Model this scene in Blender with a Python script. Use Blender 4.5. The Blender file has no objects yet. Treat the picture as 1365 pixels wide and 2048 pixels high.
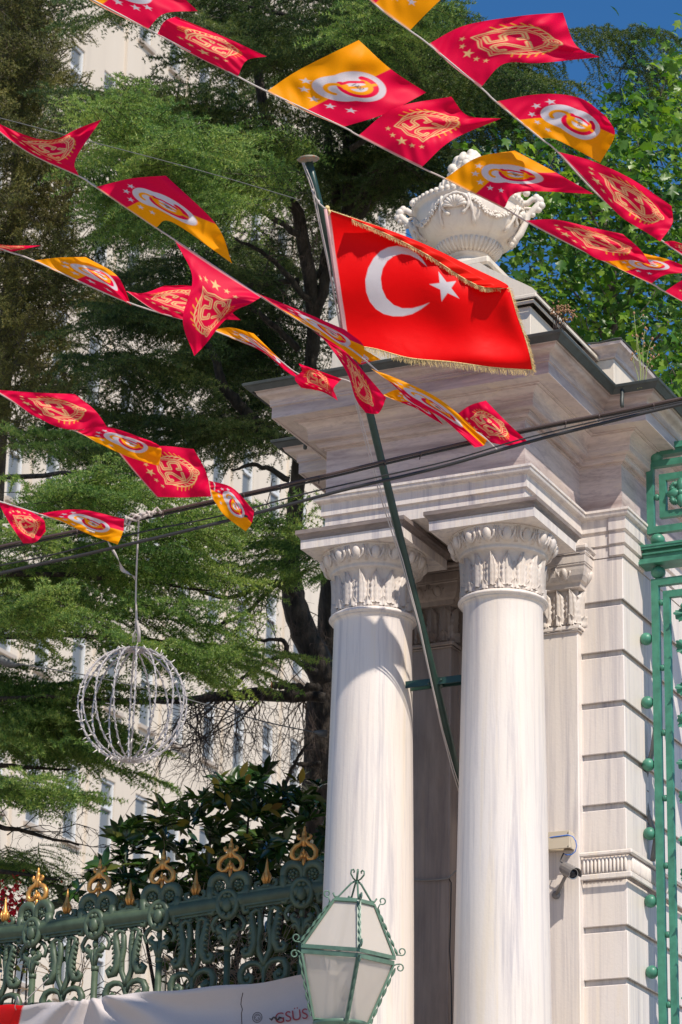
import bpy, math, random
import numpy as np
from mathutils import Vector, Matrix
R = math.radians
PI = math.pi
random.seed(7)
rng = np.random.default_rng(11)
S = bpy.context.scene
C = S.collection

# ------------------------------------------------------------------ camera
F_PX = 5845.4; PITCH = 0.3579; ROLL = -0.02195
CAM = np.array([0.0, 0.0, 1.6])
_fw = np.array([0, math.cos(PITCH), math.sin(PITCH)])
_up = np.array([0, -math.sin(PITCH), math.cos(PITCH)])
_rt = np.array([1.0, 0, 0])
UPV = _up * math.cos(ROLL) + _rt * math.sin(ROLL)
RTV = _rt * math.cos(ROLL) - _up * math.sin(ROLL)
cd = bpy.data.cameras.new('camera')
cam = bpy.data.objects.new('camera', cd); C.objects.link(cam)
cd.sensor_fit = 'VERTICAL'; cd.sensor_height = 36; cd.lens = F_PX / 2048 * 36
cd.clip_start = 0.5; cd.clip_end = 3000
cd.dof.use_dof = True; cd.dof.focus_distance = 17.3; cd.dof.aperture_fstop = 6.3
M = Matrix((RTV.tolist(), UPV.tolist(), (-_fw).tolist())).transposed().to_4x4()
M.translation = Vector(CAM.tolist())
cam.matrix_world = M
S.camera = cam

# ------------------------------------------------------------------ light
AF = R(-63.95)
UA = -np.array([math.sin(AF), math.cos(AF), 0.0])                     # along the portico front, to the right
VA = np.array([math.sin(AF + PI / 2), math.cos(AF + PI / 2), 0.0])    # away from the street
SUN_EL = R(47); SUN_PHI = R(54)
sh = -VA * math.cos(SUN_PHI) + UA * math.sin(SUN_PHI)
sun_dir = Vector((sh[0] * math.cos(SUN_EL), sh[1] * math.cos(SUN_EL), math.sin(SUN_EL)))
sl = bpy.data.lights.new('sun', 'SUN'); sl.energy = 5.0; sl.angle = R(0.53); sl.color = (1.0, 0.93, 0.82)
so = bpy.data.objects.new('sun', sl); C.objects.link(so)
so.rotation_euler = sun_dir.to_track_quat('Z', 'Y').to_euler(); so.location = (10, -10, 30)
W_ = bpy.data.worlds.new('World'); S.world = W_; W_.use_nodes = True
nt = W_.node_tree; nt.nodes.clear()
sky = nt.nodes.new('ShaderNodeTexSky'); sky.sky_type = 'NISHITA'; sky.sun_disc = False
sky.sun_elevation = SUN_EL; sky.sun_rotation = math.atan2(sh[0], sh[1])
sky.air_density = 1.0; sky.dust_density = 0.0; sky.ozone_density = 6.0; sky.altitude = 50
bgn = nt.nodes.new('ShaderNodeBackground'); bgn.inputs[1].default_value = 0.085
wo = nt.nodes.new('ShaderNodeOutputWorld')
hs = nt.nodes.new('ShaderNodeHueSaturation'); hs.inputs['Saturation'].default_value = 1.2; hs.inputs['Value'].default_value = 1.4
nt.links.new(sky.outputs[0], hs.inputs['Color']); nt.links.new(hs.outputs[0], bgn.inputs[0]); nt.links.new(bgn.outputs[0], wo.inputs[0])
S.view_settings.view_transform = 'Standard'; S.view_settings.look = 'None'
S.view_settings.exposure = 0.06; S.view_settings.gamma = 1.0
try:
    S.cycles.max_bounces = 6; S.cycles.transparent_max_bounces = 12
except Exception: pass

# ------------------------------------------------------------------ frames
def ray(x, y): return _fw + RTV * (x - 682.5) / F_PX - UPV * (y - 1024) / F_PX
def at(x, y, d): return CAM + ray(x, y) * d
def atv(pts):                                    # (n,3) px,py,depth -> world
    p = np.asarray(pts, float)
    return CAM + (_fw + np.outer((p[:, 0] - 682.5) / F_PX, RTV) - np.outer((p[:, 1] - 1024) / F_PX, UPV)) * p[:, 2:3]
O = at(1050, 893, 18.0); O0 = np.array([O[0], O[1], 0.0])
def P(u, v, z): return O0 + UA * u + VA * v + np.array([0, 0, z])
def onv(x, y, b):
    r = ray(x, y); t = (b - (CAM - O) @ VA) / (r @ VA); return CAM + r * t
def onu(x, y, a):
    r = ray(x, y); t = (a - (CAM - O) @ UA) / (r @ UA); return CAM + r * t

# ------------------------------------------------------------------ mesh building
class MB:
    def __init__(s): s.v = []; s.f = []; s.sm = []; s.n = 0
    def add(s, V, Fs, smooth=False):
        V = np.asarray(V, float)
        b = s.n; s.v.append(V); s.n += len(V)
        for f in Fs: s.f.append(tuple(i + b for i in f))
        s.sm += [smooth] * len(Fs); return s
    def box8(s, c, bev=0):
        c = [np.asarray(p, float) for p in c]
        s.add(c, [(0, 3, 2, 1), (4, 5, 6, 7), (0, 1, 5, 4), (1, 2, 6, 5), (2, 3, 7, 6), (3, 0, 4, 7)])
        return s
    def pbox(s, u0, u1, v0, v1, z0, z1):          # box in the portico's frame
        return s.box8([P(u0, v0, z0), P(u1, v0, z0), P(u1, v1, z0), P(u0, v1, z0), P(u0, v0, z1), P(u1, v0, z1), P(u1, v1, z1), P(u0, v1, z1)])
    def bbox(s, u0, u1, v0, v1, z0, z1, b=0.008):  # the same with chamfered vertical and top/bottom edges
        def ring(d, z): return [P(u0 + d, v0, z), P(u1 - d, v0, z), P(u1, v0 + d, z), P(u1, v1 - d, z), P(u1 - d, v1, z), P(u0 + d, v1, z), P(u0, v1 - d, z), P(u0, v0 + d, z)]
        def ins(z):
            return [P(u0 + b, v0 + b, z), P(u1 - b, v0 + b, z), P(u1 - b, v0 + b, z), P(u1 - b, v1 - b, z), P(u1 - b, v1 - b, z), P(u0 + b, v1 - b, z), P(u0 + b, v1 - b, z), P(u0 + b, v0 + b, z)]
        rs = [ins(z0), ring(b, z0 + b), ring(b, z1 - b), ins(z1)]
        V = sum(rs, []); Fs = []
        for k in range(3):
            for i in range(8):
                j = (i + 1) % 8; Fs.append((k * 8 + i, k * 8 + j, k * 8 + 8 + j, k * 8 + 8 + i))
        Fs += [(0, 7, 5, 3), (24 + 0, 24 + 3, 24 + 5, 24 + 7)]
        return s.add(V, Fs)
    def tube(s, pts, r, n=8, caps=True, smooth=True, flat=1.0):
        pts = np.asarray(pts, float); m = len(pts)
        rr = np.full(m, r, float) if np.isscalar(r) else np.asarray(r, float)
        T = np.gradient(pts, axis=0); T /= np.linalg.norm(T, axis=1)[:, None] + 1e-12
        a = np.array([0, 0, 1.0]) if abs(T[0][2]) < 0.9 else np.array([1.0, 0, 0])
        N = np.cross(T[0], a); N /= np.linalg.norm(N)
        V = []
        ang = np.arange(n) * 2 * PI / n
        for i in range(m):
            N = N - T[i] * (N @ T[i]); N /= np.linalg.norm(N) + 1e-12
            B = np.cross(T[i], N)
            V.append(pts[i] + rr[i] * (np.outer(np.cos(ang), N) + flat * np.outer(np.sin(ang), B)))
        V = np.concatenate(V); Fs = []
        for i in range(m - 1):
            for j in range(n):
                k = (j + 1) % n; Fs.append((i * n + j, i * n + k, (i + 1) * n + k, (i + 1) * n + j))
        if caps: Fs += [tuple(range(n - 1, -1, -1)), tuple((m - 1) * n + j for j in range(n))]
        return s.add(V, Fs, smooth)
    def lathe(s, c, prof, n=32, smooth=True, ax=None, xd=None):   # prof [(r,z)] about vertical axis at c (or axis ax)
        c = np.asarray(c, float)
        az = np.array([0, 0, 1.0]) if ax is None else np.asarray(ax, float) / np.linalg.norm(ax)
        a = np.array([1.0, 0, 0]) if abs(az[0]) < 0.9 else np.array([0, 1.0, 0])
        X = np.cross(az, a); X /= np.linalg.norm(X); Y = np.cross(az, X)
        ang = np.arange(n) * 2 * PI / n; V = []
        for r, z in prof: V.append(c + az * z + r * (np.outer(np.cos(ang), X) + np.outer(np.sin(ang), Y)))
        V = np.concatenate(V); Fs = []; m = len(prof)
        for i in range(m - 1):
            for j in range(n):
                k = (j + 1) % n; Fs.append((i * n + j, i * n + k, (i + 1) * n + k, (i + 1) * n + j))
        Fs += [tuple(range(n - 1, -1, -1)), tuple((m - 1) * n + j for j in range(n))]
        return s.add(V, Fs, smooth)
    def ball(s, c, r, n=12, m=8, X=None, Y=None, Z=None):        # ellipsoid, r = (rx,ry,rz) along X,Y,Z
        if np.isscalar(r): r = (r, r, r)
        X = np.array([1.0, 0, 0]) if X is None else X; Y = np.array([0, 1.0, 0]) if Y is None else Y; Z = np.array([0, 0, 1.0]) if Z is None else Z
        c = np.asarray(c, float); V = [c - Z * r[2]]
        for i in range(1, m):
            t = -PI / 2 + PI * i / m
            for j in range(n):
                p = 2 * PI * j / n
                V.append(c + X * r[0] * math.cos(t) * math.cos(p) + Y * r[1] * math.cos(t) * math.sin(p) + Z * r[2] * math.sin(t))
        V.append(c + Z * r[2]); Fs = []
        for j in range(n):
            k = (j + 1) % n; Fs.append((0, 1 + k, 1 + j))
            for i in range(m - 2): Fs.append((1 + i * n + j, 1 + i * n + k, 1 + (i + 1) * n + k, 1 + (i + 1) * n + j))
            Fs.append((1 + (m - 2) * n + j, 1 + (m - 2) * n + k, len(V) - 1))
        return s.add(V, Fs, True)
    def grid(s, G, smooth=True, thick=None):                     # G (r,c,3)
        r, c, _ = G.shape; Fs = [(i * c + j, i * c + j + 1, (i + 1) * c + j + 1, (i + 1) * c + j) for i in range(r - 1) for j in range(c - 1)]
        s.add(G.reshape(-1, 3), Fs, smooth); return s
    def data(s, name, mat, org=None):
        V = np.concatenate(s.v) if s.v else np.zeros((0, 3))
        if org is not None: V = V - np.asarray(org)
        me = bpy.data.meshes.new(name); me.from_pydata(V.tolist(), [], s.f)
        me.polygons.foreach_set('use_smooth', s.sm)
        if mat is not None: me.materials.append(mat)
        me.update(); return me

ORG = {}
def thing(name, loc, label, cat, group=None, kind=None):
    o = bpy.data.objects.new(name, None); C.objects.link(o); o.location = tuple(loc); o.empty_display_size = 0.2
    o['label'] = label; o['category'] = cat
    if group: o['group'] = group
    if kind: o['kind'] = kind
    ORG[o.name] = np.asarray(loc, float); return o
def part(name, mb, mat, parent, label=None, kind=None):
    org = ORG[parent.name]
    o = bpy.data.objects.new(name, mb.data(name, mat, org)); C.objects.link(o); o.parent = parent
    ORG[o.name] = org
    if label: o['label'] = label
    if kind: o['kind'] = kind
    return o
def solo(name, mb, mat, label=None, cat=None, group=None, kind=None, loc=None):
    V = np.concatenate(mb.v)
    if loc is None: loc = np.array([V[:, 0].mean(), V[:, 1].mean(), V[:, 2].min()])
    o = bpy.data.objects.new(name, mb.data(name, mat, loc)); C.objects.link(o); o.location = tuple(loc)
    ORG[o.name] = np.asarray(loc, float)
    if label: o['label'] = label
    if cat: o['category'] = cat
    if group: o['group'] = group
    if kind: o['kind'] = kind
    return o
def fastmesh(name, V, Fc, mat, org, smooth=False):               # V (n,3), Fc (m,k) all same k
    V = V - org; k = Fc.shape[1]; m = len(Fc)
    me = bpy.data.meshes.new(name); me.vertices.add(len(V)); me.vertices.foreach_set('co', V.astype(np.float32).ravel())
    me.loops.add(m * k); me.loops.foreach_set('vertex_index', Fc.astype(np.int32).ravel())
    me.polygons.add(m); me.polygons.foreach_set('loop_start', np.arange(0, m * k, k, dtype=np.int32))
    try: me.polygons.foreach_set('loop_total', np.full(m, k, dtype=np.int32))
    except Exception: pass
    if smooth: me.polygons.foreach_set('use_smooth', np.ones(m, dtype=bool))
    me.materials.append(mat); me.update(calc_edges=True); me.validate(); return me
def crownobj(name, V, Fc, mat, parent, smooth=False):
    o = bpy.data.objects.new(name, fastmesh(name, V, Fc, mat, ORG[parent.name], smooth)); C.objects.link(o); o.parent = parent
    ORG[o.name] = ORG[parent.name]; return o

# ------------------------------------------------------------------ materials
def mat(name, col, rough=0.6, metal=0.0, spec=0.5):
    m = bpy.data.materials.new(name); m.use_nodes = True
    b = m.node_tree.nodes['Principled BSDF']
    b.inputs['Base Color'].default_value = (*col, 1); b.inputs['Roughness'].default_value = rough
    b.inputs['Metallic'].default_value = metal
    try: b.inputs['Specular IOR Level'].default_value = spec
    except Exception: pass
    return m
class NT:
    def __init__(s, m): s.t = m.node_tree; s.b = s.t.nodes['Principled BSDF']; s.c = s.t.nodes.new('ShaderNodeTexCoord')
    def n(s, ty, **k):
        o = s.t.nodes.new(ty)
        for a, b in k.items(): setattr(o, a, b)
        return o
    def l(s, a, b): s.t.links.new(a, b)
    def noise(s, scale, stretch=(1, 1, 1), detail=6, rough=0.55, rot=(0, 0, 0), dist=0.0):
        g = s.n('ShaderNodeNewGeometry'); m = s.n('ShaderNodeMapping'); s.l(g.outputs['Position'], m.inputs[0]); m.inputs['Scale'].default_value = stretch; m.inputs['Rotation'].default_value = rot
        t = s.n('ShaderNodeTexNoise'); s.l(m.outputs[0], t.inputs['Vector']); t.inputs['Scale'].default_value = scale; t.inputs['Detail'].default_value = detail; t.inputs['Roughness'].default_value = rough; t.inputs['Distortion'].default_value = dist
        return t.outputs['Fac']
    def ramp(s, fac, stops):
        r = s.n('ShaderNodeValToRGB'); s.l(fac, r.inputs[0])
        e = r.color_ramp.elements
        while len(e) < len(stops): e.new(0.5)
        for i, (p, c) in enumerate(stops):
            e[i].position = p; e[i].color = (*c, 1) if len(c) == 3 else c
        return r.outputs['Color']
    def mix(s, fac, a, b, mode='MIX'):
        m = s.n('ShaderNodeMix', data_type='RGBA', blend_type=mode)
        for v, i in ((fac, 0), (a, 6), (b, 7)):
            if hasattr(v, 'is_output'): s.l(v, m.inputs[i])
            else: m.inputs[i].default_value = v if i == 0 else (*v, 1)
        return m.outputs[2]
    def bump(s, h, strength=0.3, dist=0.01):
        b = s.n('ShaderNodeBump'); b.inputs['Strength'].default_value = strength; b.inputs['Distance'].default_value = dist
        s.l(h, b.inputs['Height']); s.l(b.outputs[0], s.b.inputs['Normal'])
    def col(s, c): s.l(c, s.b.inputs['Base Color'])

def marble(name, base, vein, cream, stain=None, stain_amt=0.0, rough=0.45, hstretch=False):
    m = mat(name, base, rough); t = NT(m)
    st = (1.0, 1.0, 0.035) if not hstretch else (0.5, 0.5, 2.2)
    n1 = t.noise(9.0, st, 8, 0.68, dist=0.8); n2 = t.noise(30.0, st, 7, 0.68, dist=0.5); n3 = t.noise(1.6, (1, 1, 0.5), 4)
    c = t.ramp(n1, [(0.30, vein), (0.47, base), (0.56, base), (0.70, cream)])
    c = t.mix(t.ramp(n2, [(0.36, (0.42,) * 3), (0.52, (0, 0, 0))]), c, vein)
    c = t.mix(t.ramp(n3, [(0.45, (0, 0, 0)), (0.75, (0.55,) * 3)]), c, cream)
    if stain:
        n4 = t.noise(3.5, (1, 1, 0.22) if not hstretch else (0.25, 0.25, 3.0), 7, 0.62, dist=0.4)
        c = t.mix(t.ramp(n4, [(0.62 - stain_amt * 0.4, (0, 0, 0)), (0.78, (0.85,) * 3)]), c, stain)
    t.col(c); t.bump(t.noise(60, (1, 1, 1), 5), 0.25, 0.004)
    return m
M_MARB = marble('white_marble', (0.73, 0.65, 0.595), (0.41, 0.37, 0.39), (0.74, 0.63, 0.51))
M_ENT = marble('weathered_marble', (0.60, 0.50, 0.465), (0.36, 0.29, 0.29), (0.68, 0.56, 0.45), (0.20, 0.13, 0.115), 0.42, hstretch=True)
M_CAP = marble('carved_marble', (0.60, 0.53, 0.48), (0.42, 0.38, 0.37), (0.64, 0.53, 0.43), (0.36, 0.29, 0.23), 0.2, 0.55)
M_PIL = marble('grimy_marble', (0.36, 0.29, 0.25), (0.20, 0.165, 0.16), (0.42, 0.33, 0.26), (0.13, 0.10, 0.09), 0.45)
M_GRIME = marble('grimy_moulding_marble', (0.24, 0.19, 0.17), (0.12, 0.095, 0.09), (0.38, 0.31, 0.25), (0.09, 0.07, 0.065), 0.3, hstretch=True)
M_ATT = marble('attic_stone', (0.68, 0.60, 0.50), (0.55, 0.48, 0.41), (0.72, 0.62, 0.50), (0.42, 0.32, 0.24), 0.1, 0.6)
M_URN = marble('urn_marble', (0.70, 0.62, 0.54), (0.58, 0.50, 0.43), (0.74, 0.65, 0.53), (0.48, 0.38, 0.30), 0.1, 0.55)

def metalpaint(name, col, rough=0.4, chip=(0.25, 0.12, 0.06), chips=0.72):
    m = mat(name, col, rough); t = NT(m)
    n = t.noise(14, (1, 1, 1), 6); n2 = t.noise(70, (1, 1, 1), 4)
    c = t.ramp(n, [(0.3, tuple(x * 0.75 for x in col)), (0.7, tuple(min(1, x * 1.25) for x in col))])
    c = t.mix(t.ramp(n2, [(chips, (0, 0, 0)), (chips + 0.06, (0.9,) * 3)]), c, chip)
    t.col(c); t.bump(n2, 0.15, 0.002); return m
M_GUT = metalpaint('dark_gutter_metal', (0.055, 0.062, 0.058), 0.5, (0.12, 0.14, 0.13))
M_POLE = metalpaint('green_pole_paint', (0.018, 0.045, 0.034), 0.32, (0.12, 0.10, 0.08), 0.8)
M_GREEN = metalpaint('green_gate_paint', (0.05, 0.20, 0.13), 0.42, (0.10, 0.30, 0.2), 0.8)
M_FENCE = metalpaint('grey_green_iron', (0.070, 0.100, 0.060), 0.45, (0.08, 0.12, 0.10), 0.75)
M_GOLD = metalpaint('gilded_iron', (0.66, 0.32, 0.085), 0.38, (0.25, 0.09, 0.04), 0.7)
M_GOLD.node_tree.nodes['Principled BSDF'].inputs['Metallic'].default_value = 0.55
M_LANT = metalpaint('lantern_green', (0.10, 0.175, 0.125), 0.4, (0.05, 0.08, 0.06), 0.74)
M_RUST = metalpaint('rusty_iron', (0.22, 0.20, 0.15), 0.6, (0.42, 0.13, 0.05), 0.55)
M_CABLE = mat('black_cable', (0.02, 0.018, 0.018), 0.45)
M_CABLE2 = mat('brown_cable', (0.06, 0.035, 0.03), 0.45)
M_ROPE = mat('pale_rope', (0.50, 0.44, 0.41), 0.85)
M_STEELW = mat('steel_wire', (0.10, 0.10, 0.10), 0.5)
M_CONDUIT = mat('grey_conduit', (0.24, 0.225, 0.215), 0.6)
M_BLUE = mat('blue_cable', (0.02, 0.16, 0.62), 0.4)
M_BOX = mat('cream_plastic', (0.55, 0.47, 0.36), 0.45)
M_CAMB = mat('grey_camera_shell', (0.22, 0.20, 0.19), 0.4)
M_BLACKP = mat('black_plastic', (0.015, 0.015, 0.016), 0.3)
M_LENS = mat('lens_glass', (0.01, 0.012, 0.02), 0.05)
M_CHROME = mat('lens_ring', (0.5, 0.5, 0.5), 0.25, 0.8)
M_WIREW = mat('white_light_wire', (0.38, 0.345, 0.345), 0.45)
M_BULB = mat('bulb_tip', (0.75, 0.68, 0.60), 0.3)

# paving
m = M_PAVE = mat('granite_paving', (0.38, 0.35, 0.31), 0.8); t = NT(m)
g = t.n('ShaderNodeNewGeometry'); br = t.n('ShaderNodeTexBrick'); t.l(g.outputs['Position'], br.inputs['Vector']); br.inputs['Scale'].default_value = 1.6
br.inputs['Color1'].default_value = (0.50, 0.44, 0.37, 1); br.inputs['Color2'].default_value = (0.44, 0.385, 0.32, 1); br.inputs['Mortar'].default_value = (0.1, 0.1, 0.1, 1)
t.col(t.mix(0.3, br.outputs['Color'], t.ramp(t.noise(3), [(0.3, (0.36, 0.32, 0.27)), (0.7, (0.52, 0.46, 0.39))])))
m = M_WALL = mat('cream_render', (0.62, 0.54, 0.45), 0.85); t = NT(m)
c = t.ramp(t.noise(0.5, (1, 1, 0.25), 6), [(0.3, (0.575, 0.495, 0.41)), (0.7, (0.65, 0.57, 0.48))])
c = t.mix(t.ramp(t.noise(1.2, (2.5, 2.5, 0.12), 5), [(0.55, (0, 0, 0)), (0.8, (0.45,) * 3)]), c, (0.44, 0.385, 0.33)); t.col(c)
M_WFR = mat('white_window_frame', (0.62, 0.62, 0.62), 0.4)
M_SILL = mat('stone_sill', (0.42, 0.36, 0.31), 0.8)
m = M_WGL = mat('window_glass', (0.17, 0.18, 0.185), 0.08); 
m = M_BLIND = mat('window_blind', (0.30, 0.29, 0.26), 0.6)

def leafmat(name, ramp, trans=0.35, rough=0.45, scale=1.3, spec=0.4, island=True):
    m = mat(name, ramp[0], rough, spec=spec); t = NT(m)
    g = t.n('ShaderNodeNewGeometry')
    n = t.noise(scale, (1, 1, 1), 3)
    if island:
        mx = t.n('ShaderNodeMath', operation='MULTIPLY_ADD'); t.l(g.outputs['Random Per Island'], mx.inputs[0]); mx.inputs[1].default_value = 0.5; mx.inputs[2].default_value = -0.25
        ad = t.n('ShaderNodeMath', operation='ADD'); t.l(n, ad.inputs[0]); t.l(mx.outputs[0], ad.inputs[1]); fac = ad.outputs[0]
    else: fac = n
    k = len(ramp); c = t.ramp(fac, [(0.25 + 0.5 * i / (k - 1), ramp[i]) for i in range(k)])
    t.col(c)
    tr = t.n('ShaderNodeBsdfTranslucent'); br = t.n('ShaderNodeMix', data_type='RGBA', blend_type='MULTIPLY'); br.inputs[0].default_value = 1
    t.l(c, br.inputs[6]); br.inputs[7].default_value = (1.5, 1.6, 0.6, 1); t.l(br.outputs[2], tr.inputs[0])
    ms = t.n('ShaderNodeMixShader'); ms.inputs[0].default_value = trans
    o = t.t.nodes['Material Output']; t.l(t.b.outputs[0], ms.inputs[1]); t.l(tr.outputs[0], ms.inputs[2]); t.l(ms.outputs[0], o.inputs[0])
    return m
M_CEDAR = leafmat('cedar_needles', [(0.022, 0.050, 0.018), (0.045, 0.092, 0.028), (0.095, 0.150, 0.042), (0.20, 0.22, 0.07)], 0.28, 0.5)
M_CEDARS = leafmat('young_sunlit_cedar_needles', [(0.055, 0.130, 0.035), (0.12, 0.225, 0.055), (0.24, 0.35, 0.085), (0.42, 0.47, 0.14)], 0.32, 0.5)  # light new growth; also puts sunlight into the tall cedar's sunny boughs
M_CYPR = leafmat('cypress_scales', [(0.045, 0.062, 0.020), (0.12, 0.14, 0.038), (0.23, 0.225, 0.06), (0.34, 0.27, 0.09)], 0.2, 0.6)
M_PLANE = leafmat('plane_leaves', [(0.018, 0.060, 0.010), (0.040, 0.115, 0.014), (0.095, 0.20, 0.022), (0.21, 0.32, 0.045)], 0.42, 0.36, 0.9)
M_MAGN = leafmat('magnolia_leaves', [(0.010, 0.030, 0.008), (0.022, 0.058, 0.012), (0.045, 0.10, 0.018), (0.10, 0.11, 0.025)], 0.12, 0.22, 2.2, 0.6)
def barkmat(name, a, b):
    m = mat(name, a, 0.9); t = NT(m); n = t.noise(16, (1, 1, 0.25), 7, 0.65)
    t.col(t.ramp(n, [(0.35, a), (0.65, b)])); t.bump(t.noise(34, (1, 1, 0.22), 6), 0.9, 0.04); return m
M_BARK = barkmat('dark_bark', (0.018, 0.013, 0.010), (0.085, 0.066, 0.052))
M_BARK2 = barkmat('grey_bark', (0.05, 0.038, 0.026), (0.15, 0.12, 0.09))
M_CUT = mat('sawn_wood', (0.50, 0.22, 0.08), 0.8)
M_TWIG = mat('dry_twig', (0.09, 0.062, 0.05), 0.9)
M_WEED = mat('dry_weed', (0.30, 0.33, 0.12), 0.8)
M_WEEDR = mat('rusty_seed_heads', (0.34, 0.19, 0.10), 0.9)

# ================================================================== SETTING
g = MB(); g.add([(-400, -200, 0), (400, -200, 0), (400, 900, 0), (-400, 900, 0)], [(0, 1, 2, 3)])
solo('pavement', g, M_PAVE, kind='structure', loc=(0, 0, 0))

# ================================================================== GATEHOUSE PORTICO
GW = thing('marble_gatehouse', P(-0.68, 0.9, 0), 'white marble gatehouse corner with two round columns, deep cornice and banded pier', 'gatehouse')
def sweep(name, prof, path, m, parent, closed_prof=True, label=None):
    path = [np.array(p, float) for p in path]; k = len(path); offs = []
    ns = []
    for i in range(k - 1):
        d = path[i + 1] - path[i]; d /= np.linalg.norm(d); ns.append(np.array([d[1], -d[0]]))
    for i in range(k):
        a = ns[max(i - 1, 0)]; b = ns[min(i, k - 2)]
        offs.append((a + b) / (1 + a @ b))
    mb = MB(); V = []
    for i in range(k):
        for o, z in prof:
            q = path[i] + offs[i] * o; V.append(P(q[0], q[1], z))
    n = len(prof); Fs = []
    # separate faces so each stays crisp
    for i in range(k - 1):
        for j in range(n if closed_prof else n - 1):
            a = i * n + j; b = i * n + (j + 1) % n; Fs.append((a, b, b + n, a + n))
    mb.add(V, Fs); return part(name, mb, m, parent, label)
UL = -1.36; VB = 0.93; UR = 0.287; UBL = -1.63
PATH = [(UBL, 6.0), (UBL, VB), (UL, VB), (UL, 0), (0, 0), (0, VB), (UR, VB), (UR, 6.0)]
def arc(o0, z0, o1, z1, n=6, bulge=0.3):     # small curved run of a moulding
    r = []
    for i in range(n + 1):
        t = i / n; o = o0 + (o1 - o0) * t; z = z0 + (z1 - z0) * t
        nx, nz = (z1 - z0), -(o1 - o0); s = math.sin(PI * t) * bulge
        r.append((o + nx * s, z + nz * s))
    return r
IN = -0.25
arch = [(IN, 7.935), (0, 7.935), (0, 8.026), (0.002, 8.030), (0.020, 8.036), (0.020, 8.112), (0.024, 8.116), (0.036, 8.118)] + arc(0.036, 8.120, 0.058, 8.148, 4, 0.3) + [(0.066, 8.150), (0.066, 8.166), (IN, 8.172)]
sweep('architrave', arch, PATH, M_MARB, GW)
frz = [(IN, 8.170), (0, 8.168), (0, 8.488), (IN, 8.488)]
sweep('frieze', frz, PATH, M_ENT, GW)
cor = [(IN, 8.486), (0.012, 8.486), (0.012, 8.497)] + arc(0.014, 8.499, 0.048, 8.516, 4, 0.35) + [(0.054, 8.517), (0.054, 8.530), (0.086, 8.532), (0.086, 8.536)] \
    + [(0.090, 8.538), (0.090, 8.576)] + arc(0.094, 8.580, 0.135, 8.640, 6, -0.22) + [(0.140, 8.642), (0.140, 8.650), (0.160, 8.650), (0.160, 8.657), (0.250, 8.657), (0.253, 8.650), (0.265, 8.650), (0.265, 8.726), (0.275, 8.729), (0.275, 8.742)] \
    + arc(0.278, 8.745, 0.305, 8.785, 5, -0.3)[:-1] + arc(0.305, 8.785, 0.345, 8.815, 5, 0.25) + [(0.352, 8.818), (0.352, 8.838), (IN, 8.842)]
sweep('cornice', cor, PATH, M_ENT, GW)
gut = [(0.28, 8.840), (0.355, 8.836), (0.362, 8.812), (0.37, 8.808), (0.395, 8.838), (0.408, 8.842), (0.412, 8.856), (0.404, 8.862), (0.39, 8.858), (0.28, 8.875), (-0.3, 8.93), (-0.3, 8.85)]
sweep('gutter', gut, PATH, M_GUT, GW, label='dark metal gutter edging the roof')
# solid cores
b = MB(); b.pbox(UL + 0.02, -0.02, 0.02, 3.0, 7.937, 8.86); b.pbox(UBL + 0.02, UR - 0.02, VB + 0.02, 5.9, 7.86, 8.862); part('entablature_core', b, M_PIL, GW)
# short downpipes at the gutter's inner corners
for (pu, pv, L) in ((0.44, 0.55, 0.10), (-1.72, 0.42, 0.10)):
    b = MB(); b.tube([P(pu, pv, 8.84), P(pu, pv, 8.80), P(pu, pv - 0.01, 8.80 - L * 0.5), P(pu + 0.01, pv - 0.035, 8.80 - L)], 0.013, 8); part('gutter_spout', b, M_GUT, GW)
# lower fascias of the pier's architrave
for pth, lab in (([(0.0, VB), (UR, VB), (UR, 5.9)], None), ([(UBL, 5.9), (UBL, VB), (UL, VB)], None)):
    sweep('lower_fascia', [(-0.03, 7.862), (0.004, 7.862), (0.004, 7.928), (-0.006, 7.931), (-0.006, 7.937), (0.013, 7.941), (0.013, 8.012), (0.0, 8.016), (-0.03, 8.02)], pth, M_MARB, GW)
sweep('corner_block', [(-0.2, 7.868), (0.016, 7.868), (0.016, 7.924), (0.004, 7.930), (0.004, 7.938), (0.026, 7.944), (0.026, 8.008), (0.012, 8.014), (0.012, 8.026), (0.034, 8.034), (0.034, 8.116), (-0.2, 8.118)], [(0.205, VB), (UR, VB), (UR, VB + 0.36)], M_MARB, GW)
# soffit coffer beam between the columns' blocks
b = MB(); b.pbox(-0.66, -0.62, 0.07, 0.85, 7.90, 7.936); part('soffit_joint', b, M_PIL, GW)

# ---- capitals
def leafgrid(w, h, curl, nx=9, ny=13, lobes=4, depth=0.02, pointed=0.55):
    """acanthus leaf: returns (ny,nx,3) local x across, y out, z up"""
    G = np.zeros((ny, nx, 3))
    for j in range(ny):
        t = j / (ny - 1)
        wid = w * 0.5 * (1 - max(0, (t - pointed) / (1 - pointed)) ** 1.6 * 0.93) * (0.82 + 0.18 * math.sin(PI * min(1, t * 1.3)))
        wid *= 1 + 0.16 * math.cos(t * lobes * 2 * PI)
        for i in range(nx):
            s = 2 * i / (nx - 1) - 1
            out = depth * (0.45 + 0.55 * math.cos(s * PI / 2)) + curl * t ** 3
            out += depth * 0.55 * math.cos(3 * PI * s) * (1 - 0.4 * t) - depth * 0.5 * (abs(s) > 0.95)
            out += depth * 0.45 * math.sin(t * lobes * 2 * PI + abs(s) * 3.0) * abs(s)
            if abs(s) < 0.01: out += depth * 0.55
            G[j, i] = (s * wid, out, h * t - curl * 0.8 * max(0, t - 0.8))
    return G
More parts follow.
